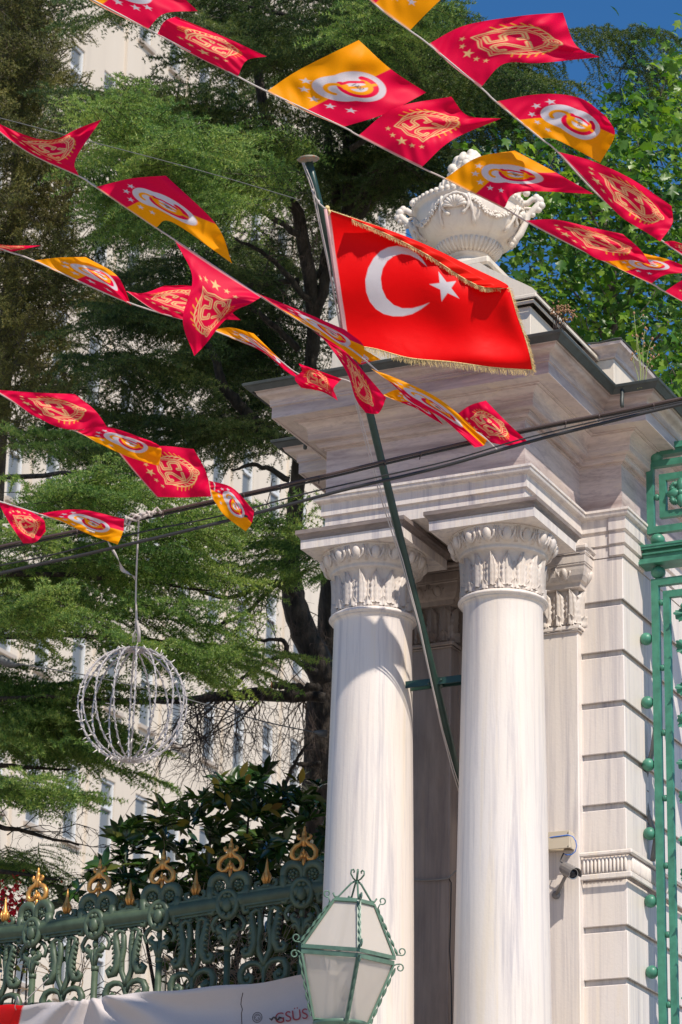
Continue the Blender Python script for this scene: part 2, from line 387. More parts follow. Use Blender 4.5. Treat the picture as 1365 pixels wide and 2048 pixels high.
def capital_round(cu, cv, parent):
    ctr = P(cu, cv, 0)
    b = MB()
    b.lathe(ctr, [(r_ * 0.955, z_) for r_, z_ in [(0.20, 7.40), (0.256, 7.405), (0.250, 7.45), (0.243, 7.55), (0.246, 7.62), (0.258, 7.655), (0.278, 7.664), (0.286, 7.668), (0.290, 7.678), (0.286, 7.688), (0.296, 7.694), (0.312, 7.708), (0.328, 7.735), (0.338, 7.765), (0.343, 7.79), (0.349, 7.794), (0.349, 7.803), (0.2, 7.804)]], 56)
    part('bell', b, M_CAP, parent)
    e = MB(); n = 16
    for k in range(n):
        a = 2 * PI * k / n + 0.08
        rd = UA * math.cos(a) + VA * math.sin(a); tg = -UA * math.sin(a) + VA * math.cos(a)
        ax = np.array([0, 0, 1]) * 0.92 + rd * 0.38; ax /= np.linalg.norm(ax); ou = np.cross(tg, ax); ou *= np.sign(ou @ rd)
        c0 = ctr + rd * 0.312 + np.array([0, 0, 7.748])
        e.ball(c0 - np.array([0, 0, 0.004]), (0.031, 0.030, 0.045), 12, 8, tg, ou, ax)
        rim = []
        for i in range(13):
            t = PI * (1.06 + 0.94 * i / 12 * 1.0) if False else -PI * (0.0 + i / 12)
            rim.append(c0 + tg * math.cos(t) * 0.047 + ax * (math.sin(t) * 0.062 + 0.022) + ou * 0.010)
        e.tube(rim, 0.0075, 6)
        a2 = a + PI / n; rd2 = UA * math.cos(a2) + VA * math.sin(a2)
        for dz in (-0.013, 0.0, 0.013):
            tg2 = -UA * math.sin(a2) + VA * math.cos(a2)
            e.tube([ctr + rd2 * 0.331 + tg2 * dz * 1.15 + np.array([0, 0, 7.79]), ctr + rd2 * 0.313 + tg2 * dz + np.array([0, 0, 7.73]), ctr + rd2 * 0.289 + tg2 * dz * 0.5 + np.array([0, 0, 7.70])], 0.0045, 5)
    part('egg_moulding', e, M_CAP, parent)
    l = MB(); n = 16
    for k in range(n):
        for (off, w, h, z0, cu_, r0, dp) in ((0.0, 0.082, 0.215, 7.436, 0.012, 0.235, 0.015), (0.5, 0.052, 0.165, 7.43, 0.003, 0.231, 0.007), (0.5, 0.070, 0.062, 7.415, 0.004, 0.241, 0.014)):
            a = 2 * PI * (k + off) / n + 0.1
            G = leafgrid(w, h, cu_, depth=dp, lobes=5 if h > 0.1 else 1)
            ang = a + G[:, :, 0] / (r0 + 0.01); rr = r0 + G[:, :, 1]
            V = ctr + rr[..., None] * (np.cos(ang)[..., None] * UA + np.sin(ang)[..., None] * VA) + np.stack([0 * rr, 0 * rr, z0 + G[:, :, 2]], -1)
            l.grid(V)
    part('acanthus_leaves', l, M_CAP, parent)
def column(cu, cv, lab):
    b = MB(); ctr = P(cu, cv, 0)
    prof = [(0.25, 3.30), (0.292, 3.302), (0.2925, 4.0), (0.289, 4.7), (0.280, 5.4), (0.268, 6.1), (0.257, 6.7), (0.248, 7.2), (0.246, 7.335), (0.249, 7.355), (0.257, 7.366), (0.266, 7.368)] + \
        [(0.262 + 0.017 * math.sin(PI * i / 8), 7.37 + 0.036 * i / 8) for i in range(9)] + [(0.255, 7.410), (0.2, 7.412)]
    b.lathe(ctr, prof, 72)
    sh = part('column', b, M_MARB, GW, lab)
    ORG[sh.name] = ORG[GW.name]
    a = MB()     # square block over the capital
    w = 0.349
    def ringp(o, z): return [P(cu - w - o, cv - w - o, z), P(cu + w + o, cv - w - o, z), P(cu + w + o, cv + w + o, z), P(cu - w - o, cv + w + o, z)]
    pr = [(-0.001, 7.803), (0.0, 7.862), (-0.02, 7.864)]
    V = sum([ringp(o, z) for o, z in pr], []); Fs = []
    for i in range(len(pr) - 1):
        for j in range(4): Fs.append((i * 4 + j, i * 4 + (j + 1) % 4, (i + 1) * 4 + (j + 1) % 4, (i + 1) * 4 + j))
    Fs += [(3, 2, 1, 0), tuple(range(len(V) - 4, len(V)))]
    a.add(V, Fs); part('abacus', a, M_MARB, sh)
    a = MB(); pr = [(-0.01, 7.862), (0.003, 7.864), (0.006, 7.876), (0.016, 7.890), (0.027, 7.896), (0.027, 7.922), (-0.02, 7.936)]
    V = sum([ringp(o, z) for o, z in pr], []); Fs = [(i * 4 + j, i * 4 + (j + 1) % 4, (i + 1) * 4 + (j + 1) % 4, (i + 1) * 4 + j) for i in range(len(pr) - 1) for j in range(4)]
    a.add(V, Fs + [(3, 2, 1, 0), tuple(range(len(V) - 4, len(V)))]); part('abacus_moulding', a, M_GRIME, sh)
    capital_round(cu, cv, sh)
    q = MB(); q.lathe(ctr, [(0.30, 3.10), (0.40, 3.102)] + [(0.36 + 0.05 * math.sin(PI * i / 8), 3.10 + 0.09 * i / 8) for i in range(9)] + [(0.345, 3.195), (0.335, 3.22)] + [(0.335 + 0.025 * math.sin(PI * i / 6), 3.225 + 0.05 * i / 6) for i in range(7)] + [(0.31, 3.285), (0.306, 3.31), (0.2, 3.31)], 48)
    q.pbox(cu - 0.42, cu + 0.42, cv - 0.42, cv + 0.42, 2.96, 3.10); part('column_base', q, M_MARB, sh)
column(-1.13, 0.25, 'left round column, its upper shaft in curved shadow')
column(-0.248, 0.25, 'right round column in front of the camera pilaster')
b = MB(); b.bbox(-1.66, 0.25, -0.25, 0.9, 0.35, 2.75, 0.01); b.bbox(-1.72, 0.30, -0.31, 0.9, 2.75, 2.96, 0.02); b.bbox(-1.72, 0.30, -0.31, 0.9, 0, 0.35, 0.02)
part('pedestal', b, M_MARB, GW)

# ---- pilasters and their carved capitals
def pilaster(u0, u1, vf, m, lab):
    b = MB(); b.bbox(u0, u1, vf, VB + 0.3, 2.9, 7.40, 0.006)
    for (o, z0, z1) in ((0.014, 7.375, 7.388), (0.024, 7.388, 7.415)): b.bbox(u0 - o, u1 + o, vf - o, VB + 0.28, z0, z1, 0.005)
    s = part('pilaster', b, m, GW, lab)
    c = MB(); c.pbox(u0 + 0.004, u1 - 0.004, vf + 0.004, VB + 0.26, 7.41, 7.66)
    pr = [(0.0, 7.655), (0.030, 7.660), (0.032, 7.672), (0.034, 7.690), (0.05, 7.70), (0.066, 7.73), (0.074, 7.765), (0.076, 7.790), (0.082, 7.795), (0.082, 7.803), (0.0, 7.803)]
    V = []
    for o, z in pr: V += [P(u0 - o, vf - o, z), P(u1 + o, vf - o, z), P(u1 + o, VB + 0.25, z), P(u0 - o, VB + 0.25, z)]
    Fs = [(i * 4 + j, i * 4 + (j + 1) % 4, (i + 1) * 4 + (j + 1) % 4, (i + 1) * 4 + j) for i in range(len(pr) - 1) for j in range(4)]
    c.add(V, Fs)
    c.bbox(u0 - 0.086, u1 + 0.086, vf - 0.086, VB + 0.25, 7.804, 7.862, 0.003); c.bbox(u0 - 0.108, u1 + 0.108, vf - 0.108, VB + 0.25, 7.882, 7.922, 0.012); c.bbox(u0 - 0.094, u1 + 0.094, vf - 0.094, VB + 0.25, 7.862, 7.882, 0.003)
    cc = part('pilaster_capital', c, M_CAP if m is M_MARB else m, s)
    d = MB(); mm = M_CAP if m is M_MARB else m
    def face(org, tg, ou, L, nE, nL):
        for k in range(nE):
            x = L * (k + 0.5) / nE; c0 = org + tg * x + ou * 0.058 + np.array([0, 0, 7.742])
            ax = np.array([0, 0, 1]) * 0.93 + ou * 0.36; ax /= np.linalg.norm(ax)
            d.ball(c0, (0.027, 0.026, 0.042), 10, 7, tg, ou, ax)
            d.tube([c0 + tg * math.cos(-PI * i / 10) * 0.041 + ax * (math.sin(-PI * i / 10) * 0.054 + 0.02) + ou * 0.008 for i in range(11)], 0.007, 6)
            if k < nE - 1:
                for q in (-0.012, 0, 0.012): d.tube([org + tg * (x + L / nE / 2 + q) + ou * 0.082 + np.array([0, 0, 7.79]), org + tg * (x + L / nE / 2 + q * 0.8) + ou * 0.05 + np.array([0, 0, 7.70])], 0.004, 5)
        for k in range(nL):
            x = L * (k + 0.5) / nL
            for (xx, w, h, z0, cu_, dp) in ((x, L / nL * 0.98, 0.225, 7.43, 0.010, 0.014), (x, L / nL * 0.7, 0.07, 7.418, 0.006, 0.022)):
                G = leafgrid(w, h, cu_, depth=dp, lobes=5 if h > 0.1 else 1, pointed=0.8)
                d.grid(org + G[:, :, 0:1] * tg + tg * xx + G[:, :, 1:2] * ou + np.stack([0 * G[:, :, 0], 0 * G[:, :, 0], z0 + G[:, :, 2]], -1))
    Lf = u1 - u0
    face(P(u0 - 0.0, vf, 0), UA, -VA, Lf, 4, 6)
    Ls = VB + 0.05 - vf
    face(P(u1, vf, 0), VA, UA, Ls, 1, 1)
    part('carving', d, mm, cc)
pilaster(-0.51, 0.0, 0.875, M_MARB, 'right pilaster, sunlit')
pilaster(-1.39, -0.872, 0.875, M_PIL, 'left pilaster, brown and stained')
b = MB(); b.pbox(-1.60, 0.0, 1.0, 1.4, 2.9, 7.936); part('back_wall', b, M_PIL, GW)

# ---- rusticated pier
b = MB(); PV = VB
gro = [7.86, 7.556, 7.222, 6.892, 6.56, 6.238, 5.945]
def block(u0, u1, z0, z1): b.bbox(u0, u1, PV, 6.0, z0, z1, 0.005)
GH = 0.036
for side in (0, 1):
    u0, u1 = (-0.02, UR) if side == 0 else (UBL, UL + 0.12)
    for i in range(len(gro) - 1): block(u0, u1, gro[i + 1] + (GH / 2 if i < len(gro) - 2 else 0), gro[i] - (GH / 2 if i else 0))
    low = [5.775, 5.475, 5.15, 4.82, 4.49, 4.16, 3.83, 3.50, 3.17, 2.9]
    for i in range(len(low) - 1): block(u0, u1, low[i + 1] + GH / 2, low[i] - (GH / 2 if i else 0))
    b.pbox(u0 + 0.03 * side, u1 - 0.022, PV + 0.022, 5.98, 2.0, 7.87)
part('banded_pier', b, M_MARB, GW)
b = MB()
b.bbox(-0.01, UR + 0.045, PV - 0.045, 6.0, 5.775, 5.812, 0.006); b.bbox(-0.01, UR + 0.022, PV - 0.022, 6.0, 5.812, 5.920, 0.003); b.bbox(-0.01, UR + 0.052, PV - 0.052, 6.0, 5.920, 5.950, 0.008)
for k in range(12):
    x = 0.02 + k * 0.0245; b.ball(P(x, PV - 0.026, 5.866), (0.0115, 0.016, 0.052), 8, 8, UA, VA)
for k in range(30):
    x = PV + 0.02 + k * 0.0245; b.ball(P(UR + 0.026, x, 5.866), (0.016, 0.0115, 0.052), 8, 8, UA, VA)
part('reeded_band', b, M_MARB, GW)
b = MB(); b.bbox(-0.1, UR + 0.10, PV - 0.1, 6.0, 0, 2.9, 0.01); part('pier_base', b, M_MARB, GW)

# ---- attic above the cornice
b = MB(); b.bbox(-1.39, 0.0, 0.10, 1.35, 8.88, 9.30, 0.004)
b.bbox(-1.43, 0.04, 0.06, 1.39, 9.30, 9.325, 0.006); b.bbox(-1.455, 0.065, 0.035, 1.415, 9.325, 9.355, 0.006)
part('attic_block', b, M_ATT, GW)
b = MB()
seg = [(0.068, 9.358), (0.03, 9.40), (-0.06, 9.46), (-0.16, 9.52), (-0.26, 9.585), (-0.33, 9.64)]
V = []
for (x, z) in seg: V += [P(x, 0.05, z), P(x, 1.40, z)]
for (x, z) in seg: V += [P(-1.38 - x, 0.05, z), P(-1.38 - x, 1.40, z)]
n = len(seg); Fs = [(2 * i, 2 * i + 1, 2 * i + 3, 2 * i + 2) for i in range(n - 1)] + [(2 * n + 2 * i, 2 * n + 2 * i + 2, 2 * n + 2 * i + 3, 2 * n + 2 * i + 1) for i in range(n - 1)]
Fs += [(2 * (n - 1), 2 * n - 1, 4 * n - 1, 4 * n - 2), tuple(2 * i for i in range(n)) + tuple(2 * n + 2 * i for i in range(n - 1, -1, -1)), tuple(2 * i + 1 for i in range(n - 1, -1, -1)) + tuple(2 * n + 2 * i + 1 for i in range(n))]
b.add(V, Fs); b.bbox(-0.90, -0.47, 0.49, 0.92, 9.55, 9.84, 0.01); b.bbox(-0.93, -0.44, 0.46, 0.95, 9.84, 9.90, 0.015)
part('attic_pediment', b, M_ATT, GW)
b = MB(); b.bbox(-0.30, 0.165, 1.15, 2.6, 8.88, 9.33, 0.004); part('rear_attic_block', b, M_ATT, GW)
b = MB()
pr = [(0.0, 9.33), (0.012, 9.335), (0.02, 9.36), (0.05, 9.39), (0.075, 9.40), (0.08, 9.42), (0.0, 9.43)]
V = []
for o, z in pr: V += [P(-0.26 - o, 1.15 - o, z), P(0.165 + o, 1.15 - o, z), P(0.165 + o, 2.6 + o, z), P(-0.26 - o, 2.6 + o, z)]
b.add(V, [(i * 4 + j, i * 4 + (j + 1) % 4, (i + 1) * 4 + (j + 1) % 4, (i + 1) * 4 + j) for i in range(len(pr) - 1) for j in range(4)] + [tuple(range(len(V) - 4, len(V)))])
part('rear_attic_cap', b, M_ENT, GW)
b = MB(); pts = [P(0.24, 1.10 + 0.13 * i, 9.428 + 0.008 * math.sin(2 * i)) for i in range(12)]; b.tube(pts, 0.012, 6, flat=0.5)
pts = [P(0.25 - 0.05 * i, 1.07, 9.428 + 0.006 * math.sin(1.6 * i)) for i in range(11)]; b.tube(pts, 0.011, 6, flat=0.5); part('rear_flashing', b, M_GUT, GW)

# ================================================================== URN
uc = P(-0.683, 0.70, 0.0)
UR_T = thing('stone_urn', uc + np.array([0, 0, 9.9]), 'carved marble urn with shells, garlands and scroll handles on the roof block', 'urn')
b = MB()
prof = [(0.10, 9.90), (0.19, 9.902), (0.195, 9.925), (0.17, 9.94), (0.13, 9.955), (0.115, 9.975), (0.13, 9.995), (0.15, 10.0), (0.15, 10.012)]
prof += [(0.15, 10.014), (0.17, 10.025), (0.205, 10.055), (0.222, 10.09), (0.228, 10.098), (0.240, 10.10), (0.244, 10.11), (0.25, 10.112)]
prof += [(0.255, 10.115), (0.30, 10.145), (0.335, 10.20), (0.352, 10.26), (0.358, 10.30), (0.352, 10.33), (0.362, 10.34), (0.374, 10.35), (0.378, 10.36), (0.372, 10.372), (0.35, 10.376), (0.30, 10.39), (0.20, 10.42), (0.165, 10.44), (0.155, 10.455), (0.10, 10.46)]
b.lathe(uc, prof, 64); part('bowl', b, M_URN, UR_T)
b = MB()
for k in range(40):
    a = 2 * PI * k / 40; rd = UA * math.cos(a) + VA * math.sin(a)
    b.tube([uc + rd * r + np.array([0, 0, z]) for r, z in ((0.152, 10.015), (0.176, 10.03), (0.208, 10.058), (0.221, 10.085))], 0.011, 5)
part('gadroons', b, M_URN, UR_T); b = MB()
for k in range(56):
    a = 2 * PI * k / 56; rd = UA * math.cos(a) + VA * math.sin(a); b.ball(uc + rd * 0.37 + np.array([0, 0, 10.376]), 0.0205, 8, 5)
part('beaded_rim', b, M_URN, UR_T)
def urn_r(z):
    zz = [p[1] for p in prof[8:30]]; rr = [p[0] for p in prof[8:30]]; return float(np.interp(z, zz, rr))
b = MB(); rs = random.Random(3)
for q in range(4):
    a0 = -PI / 2 + R(8) + q * PI / 2
    # swag from a0 to a0+90
    for i in range(46):
        t = i / 45; a = a0 + 0.26 + t * (PI / 2 - 0.52); z = 10.305 - 0.105 * math.sin(PI * t)
        rd = UA * math.cos(a) + VA * math.sin(a); tg = -UA * math.sin(a) + VA * math.cos(a); s = 0.65 + 0.5 * math.sin(PI * t)
        for _ in range(3):
            c0 = uc + rd * (urn_r(z) + 0.008) + np.array([0, 0, z + rs.uniform(-0.018, 0.018) * s]) + tg * rs.uniform(-0.008, 0.008)
            b.ball(c0, rs.uniform(0.006, 0.011), 6, 4)
    # shell
    for k in range(9):
        f = (k - 4) / 4 * R(78); c0r = 10.235; ln = 0.075
        pts = []
        for i in range(6):
            t = i / 5; x = math.sin(f) * ln * t; z = c0r + math.cos(f) * ln * t * 0.95; a = a0 + x / 0.345
            rd = UA * math.cos(a) + VA * math.sin(a)
            pts.append(uc + rd * (urn_r(z) + 0.004 + 0.022 * math.sin(PI * t * 0.75)) + np.array([0, 0, z]))
        b.tube(pts, [0.004, 0.007, 0.010, 0.0125, 0.0145, 0.012], 6)
    pts = []
    for i in range(22):
        t = R(-150) + R(300) * i / 21; x = math.sin(t) * 0.088; z = 10.255 + math.cos(t) * 0.075; a = a0 + x / 0.345
        rd = UA * math.cos(a) + VA * math.sin(a); pts.append(uc + rd * (urn_r(z) + 0.012) + np.array([0, 0, z]))
    b.tube(pts, [0.011 + 0.004 * math.sin(i * 1.9) for i in range(22)], 7)
    for sx in (-1, 1):
        pts = []
        for i in range(8):
            t = i / 7; x = sx * (0.085 + 0.045 * t); z = 10.32 - 0.19 * t; a = a0 + x / 0.345
            rd = UA * math.cos(a) + VA * math.sin(a); pts.append(uc + rd * (urn_r(z) + 0.01) + np.array([0, 0, z]))
        b.tube(pts, [0.012 + 0.004 * math.sin(i * 2.3) for i in range(8)], 6)
part('garlands', b, M_URN, UR_T)
for sgn in (-1, 1):
    b = MB(); d = UA * sgn * math.cos(R(12)) - VA * math.sin(R(12)) * sgn * -1
    def q(x, z): return uc + d * x + np.array([0, 0, z])
    b.tube([q(*p) for p in ((0.27, 10.12), (0.315, 10.135), (0.345, 10.17), (0.372, 10.23), (0.40, 10.30), (0.445, 10.34), (0.475, 10.375), (0.465, 10.41), (0.43, 10.415), (0.40, 10.39), (0.37, 10.385), (0.335, 10.41), (0.325, 10.455), (0.35, 10.49), (0.385, 10.485), (0.39, 10.46))],
           [0.022, 0.026, 0.028, 0.026, 0.024, 0.028, 0.028, 0.024, 0.022, 0.022, 0.025, 0.026, 0.024, 0.021, 0.018, 0.012], 8)
    for (x, z, r_) in ((0.30, 10.125, 0.030), (0.285, 10.10, 0.026), (0.475, 10.40, 0.032), (0.488, 10.365, 0.028), (0.455, 10.425, 0.026), (0.388, 10.465, 0.026), (0.31, 10.16, 0.022), (0.43, 10.30, 0.02), (0.47, 10.335, 0.024)):
        b.ball(q(x, z), r_, 8, 6)
    b.tube([q(*p) for p in ((0.35, 10.33), (0.38, 10.355), (0.42, 10.345), (0.44, 10.31))], 0.012, 6)
    part('handle', b, M_URN, UR_T)
b = MB(); b.lathe(uc, [(0.05, 10.44), (0.13, 10.455), (0.185, 10.475), (0.21, 10.51), (0.205, 10.545), (0.18, 10.57), (0.15, 10.585), (0.1, 10.59)], 40)
for k in range(26):
    a = 2 * PI * k / 26; rd = UA * math.cos(a) + VA * math.sin(a)
    b.tube([uc + rd * r + np.array([0, 0, z]) for r, z in ((0.14, 10.462), (0.188, 10.48), (0.208, 10.512), (0.198, 10.545))], 0.013, 5)
part('lid', b, M_URN, UR_T)
b = MB(); rs = random.Random(5)
for i in range(95):
    t = rs.random(); z = 10.585 + 0.20 * t; rmax = 0.17 * math.sqrt(max(0.02, 1 - t * 0.95)); a = rs.uniform(0, 2 * PI); r0 = rmax * rs.uniform(0.75, 1)
    b.ball(uc + UA * math.cos(a) * r0 + VA * math.sin(a) * r0 + np.array([0, 0, z]), rs.uniform(0.022, 0.038), 8, 6)
b.ball(uc + np.array([0, 0, 10.66]), (0.13, 0.13, 0.12), 12, 8)
part('fruit_finial', b, M_URN, UR_T)

# ================================================================== GREEN IRON GRILLE beside the pier
GV = 1.25
GT = thing('iron_gate_grille', P(0.9, GV, 0), 'green painted iron gate grille with grape leaf scrolls beside the marble pier', 'gate')
b = MB()
def fr(u0, u1, z0, z1, d=0.02): b.pbox(u0, u1, GV - d, GV + d, z0, z1)
fr(0.366, 0.414, 0.3, 7.79); fr(0.414, 1.5, 7.742, 7.79)
fr(0.444, 0.487, 0.3, 7.70, 0.018); fr(0.487, 1.5, 7.655, 7.70, 0.018)
part('lower_frame', b, M_GREEN, GT)
b = MB(); fr(0.346, 0.392, 8.10, 8.60); fr(0.392, 1.5, 8.10, 8.146); fr(0.392, 1.5, 8.555, 8.60)
fr(0.432, 0.478, 8.20, 8.50, 0.018); fr(0.478, 1.5, 8.20, 8.245, 0.018); fr(0.478, 1.5, 8.455, 8.50, 0.018); fr(1.05, 1.09, 8.245, 8.455, 0.017)
part('upper_frame', b, M_GREEN, GT)
b = MB()
for (o, z0, z1) in ((0.075, 7.880, 7.896), (0.06, 7.896, 7.918), (0.035, 7.918, 7.95), (0.048, 7.95, 7.962), (0.022, 7.962, 7.985), (0.055, 7.985, 8.0), (0.06, 8.0, 8.015)):
    b.pbox(UR + 0.012 + (0.02 if o < .05 else 0), 1.5, GV - o, GV + o, z0, z1)
part('moulded_rail', b, M_GREEN, GT); b = MB(); b.pbox(UR + 0.02, 1.5, GV - 0.05, GV + 0.05, 8.66, 8.70); b.pbox(UR + 0.02, 1.5, GV - 0.03, GV + 0.03, 8.63, 8.662)
part('top_rail', b, M_GREEN, GT)
for z in (7.399, 6.978, 6.571, 6.128, 5.702, 5.261, 4.83, 4.40, 3.97, 3.54, 3.11, 2.68, 2.25, 1.82, 1.39):
    b = MB(); c0 = P(0.322, GV, z); b.ball(c0, 0.041, 18, 12); b.tube([P(0.275, GV, z), P(0.30, GV, z)], [0.006, 0.018], 8); b.tube([P(0.34, GV, z), P(0.37, GV, z)], 0.012, 8)
    part('ball_boss', b, M_GREEN, GT)
for z in (8.057, 7.836, 8.632):
    b = MB(); b.ball(P(0.41, GV, z), (0.048, 0.048, 0.042), 18, 12); part('ball_boss', b, M_GREEN, GT)
for z in [7.63, 7.195, 6.768, 6.345, 5.916, 5.485, 5.054] + [4.62 - 0.43 * i for i in range(9)]:
    b = MB(); b.ball(P(0.4295, GV, z), 0.021, 12, 8); b.tube([P(0.40, GV, z), P(0.46, GV, z)], 0.006, 6); part('small_boss', b, M_GREEN, GT)
b = MB(); b.ball(P(0.412, GV, 8.35), 0.022, 12, 8); b.tube([P(0.38, GV, 8.35), P(0.44, GV, 8.35)], 0.006, 6); part('small_boss', b, M_GREEN, GT)
# palmette in the upper panel and a rosette
b = MB()
def petal(cu, cz, ang, L, w, v=GV - 0.03):
    pts = []; n = 8; V = []
    for i in range(n):
        t = i / (n - 1); ww = w * math.sin(PI * (0.08 + 0.84 * t)) ** 0.8
        for s in (-1, 0, 1):
            x = L * t; y = ww * s; V.append(P(cu + x * math.cos(ang) - y * math.sin(ang), v - (0.012 if s == 0 else 0) - 0.012 * math.sin(PI * t), cz + x * math.sin(ang) + y * math.cos(ang)))
    V2 = [p + VA * 0.016 for p in V]; Fs = []
    for i in range(n - 1):
        for s in (0, 1): a = i * 3 + s; Fs.append((a, a + 1, a + 4, a + 3)); a += len(V); Fs.append((a + 3, a + 4, a + 1, a))
    for i in range(n - 1):
        a = i * 3; k = len(V); Fs += [(a, a + 3, a + 3 + k, a + k), (a + 2, a + 2 + k, a + 5 + k, a + 5)]
    b.add(V + V2, Fs, True)
for cu in (0.585, 0.90):
    for a in range(4): petal(cu, 8.35, a * PI / 2, 0.098, 0.032)
    for a in range(4):
        aa = a * PI / 2 + PI / 4
        for k in range(-3, 4): petal(cu + 0.055 * math.cos(aa), 8.35 + 0.055 * math.sin(aa), aa + k * 0.38, 0.042, 0.008)
    b.ball(P(cu, GV - 0.035, 8.35), 0.02, 10, 8); part('iron_flower', b, M_GREEN, GT); b = MB()
# vine of leaves inside the lower panel
def vineleaf(mb, cu, cz, ang, s, tilt=0.3):
    pts = []
    lob = 5; n = 40; V = [P(cu, GV - 0.02, cz)]
    for i in range(n + 1):
        t = i / n; a = -2.35 + 4.7 * t
        r = s * (0.58 + 0.42 * abs(math.cos(a * 1.28)) ** 0.7) * (1 + 0.09 * math.sin(a * 17))
        x = s * 0.75 + r * math.cos(a) * 0.8; y = r * math.sin(a) * 0.85
        dv = 0.02 * math.sin(a * 5) - 0.02
        V.append(P(cu + x * math.cos(ang) - y * math.sin(ang), GV - 0.02 + dv - x * tilt * 0.3, cz + x * math.sin(ang) + y * math.cos(ang)))
    k = len(V); V2 = [p + VA * 0.010 for p in V]
    mid = P(cu + s * 0.75 * math.cos(ang), GV - 0.03, cz + s * 0.75 * math.sin(ang))
    V.append(mid); V2.append(mid + VA * 0.012); k += 1
    Fs = [(i, i + 1, k - 1) for i in range(k - 2)] + [(k + k - 1, k + i + 1, k + i) for i in range(k - 2)] + [(i, k + i, k + i + 1, i + 1) for i in range(k - 2)]
    mb.add(V + V2, Fs)
z = 7.55; i = 0
while z > 3.2:
    b = MB(); s = 0.085
    vineleaf(b, 0.66, z, PI + 0.35 * (-1) ** i, s); part('vine_leaf', b, M_GREEN, GT)
    b = MB(); vineleaf(b, 0.72, z - 0.06, 0.4 * (-1) ** i, s); part('vine_leaf', b, M_GREEN, GT)
    z -= 0.215 if i % 2 else 0.275; i += 1
b = MB(); b.tube([P(0.69 + 0.05 * math.sin(k * 0.7), GV, 7.65 - 0.1 * k) for k in range(45)], 0.012, 7)
for k in range(14):
    c0 = (0.56, 7.3 - 0.43 * k)
    b.tube([P(c0[0] + 0.022 * (1 - i / 20) * math.cos(i * 0.6), GV - 0.01, c0[1] + 0.022 * (1 - i / 20) * math.sin(i * 0.6)) for i in range(16)] , 0.004, 5)
part('vine_stem', b, M_GREEN, GT)
# big conduit behind the grille along the pier
b = MB(); b.tube([onv(x, y, 1.33) for x, y in ((1312, 1455), (1306, 1500), (1296, 1535), (1290, 1560), (1291, 1600), (1296, 1628), (1305, 1655), (1312, 1680), (1308, 1705), (1306, 1722))], 0.0165, 12)
for (x, y) in ((1291, 1583), (1294, 1623)):
    b.lathe(onv(x, y, 1.33), [(0.022, -0.004), (0.024, 0), (0.022, 0.004)], 12)
solo('conduit_pipe', b, M_CONDUIT, 'bent grey conduit pipe behind the green gate grille', 'pipe')

# ================================================================== FLAGPOLE
PU = -0.685
p_top = P(PU, -1.70, 9.617); p_bot = P(PU, 0.62, 6.36); pd = (p_top - p_bot) / np.linalg.norm(p_top - p_bot)
FP = thing('flagpole', p_bot, 'dark green flagpole leaning out from between the two columns', 'flagpole')
b = MB(); L = np.linalg.norm(p_top - p_bot)
b.tube([p_bot + pd * L * i / 12 for i in range(13)], [0.026 - 0.004 * i / 12 for i in range(13)], 16); part('pole', b, M_POLE, FP)
b = MB(); b.lathe(p_top, [(0.02, -0.02), (0.022, -0.012), (0.062, -0.006), (0.068, 0.0), (0.055, 0.010), (0.03, 0.018), (0.005, 0.021)], 24, ax=(pd * 0.5 + np.array([0, 0, 1])) / 1.4); part('finial_cap', b, M_RUST, FP)
b = MB()
bl = P(-0.90, 0.232, 6.93); br_ = P(-0.47, 0.232, 6.93)
b.pbox(-0.905, -0.47, 0.205, 0.217, 6.912, 6.955); b.pbox(-0.905, -0.47, 0.268, 0.28, 6.912, 6.955)
cpt = P(PU, 0.242, 6.93); b.lathe(cpt, [(0.031, -0.03), (0.034, -0.03), (0.034, 0.03), (0.031, 0.03)], 16, ax=pd)
b.ball(P(-0.64, 0.20, 6.935), 0.009, 8, 6); b.ball(P(-0.72, 0.20, 6.925), 0.008, 8, 6)
part('clamp_bracket', b, M_POLE, FP)
b = MB()
pl = [(605, 325), (618, 360), (626, 385), (634, 425), (655, 520), (674, 620), (700, 760), (728, 870), (760, 990), (802, 1120), (838, 1250), (862, 1360), (884, 1460), (905, 1540), (920, 1590)]
def polept(y):   # point of pole axis for image row
    best = None
    for k in range(60):
        q = p_bot + pd * L * k / 59; d = q - CAM; dd = d @ _fw; yy = 1024 - F_PX * (d @ UPV) / dd
        if best is None or abs(yy - y) < best[0]: best = (abs(yy - y), dd)
    return best[1]
b.tube([at(x, y, polept(y) - 0.03) for x, y in pl], 0.0045, 6)
b.tube([at(x + 3 + 2 * math.sin(i), y, polept(y) - 0.045) for i, (x, y) in enumerate(pl)], 0.0035, 6)
b.ball(at(626, 381, polept(381) - 0.03), 0.011, 8, 6); b.ball(at(637, 403, polept(403) - 0.03), 0.011, 8, 6)
b.tube([at(x, y, polept(390) - 0.04) for x, y in ((624, 380), (632, 395), (640, 408), (648, 415), (652, 417))], 0.005, 6)
part('halyard', b, M_ROPE, FP)

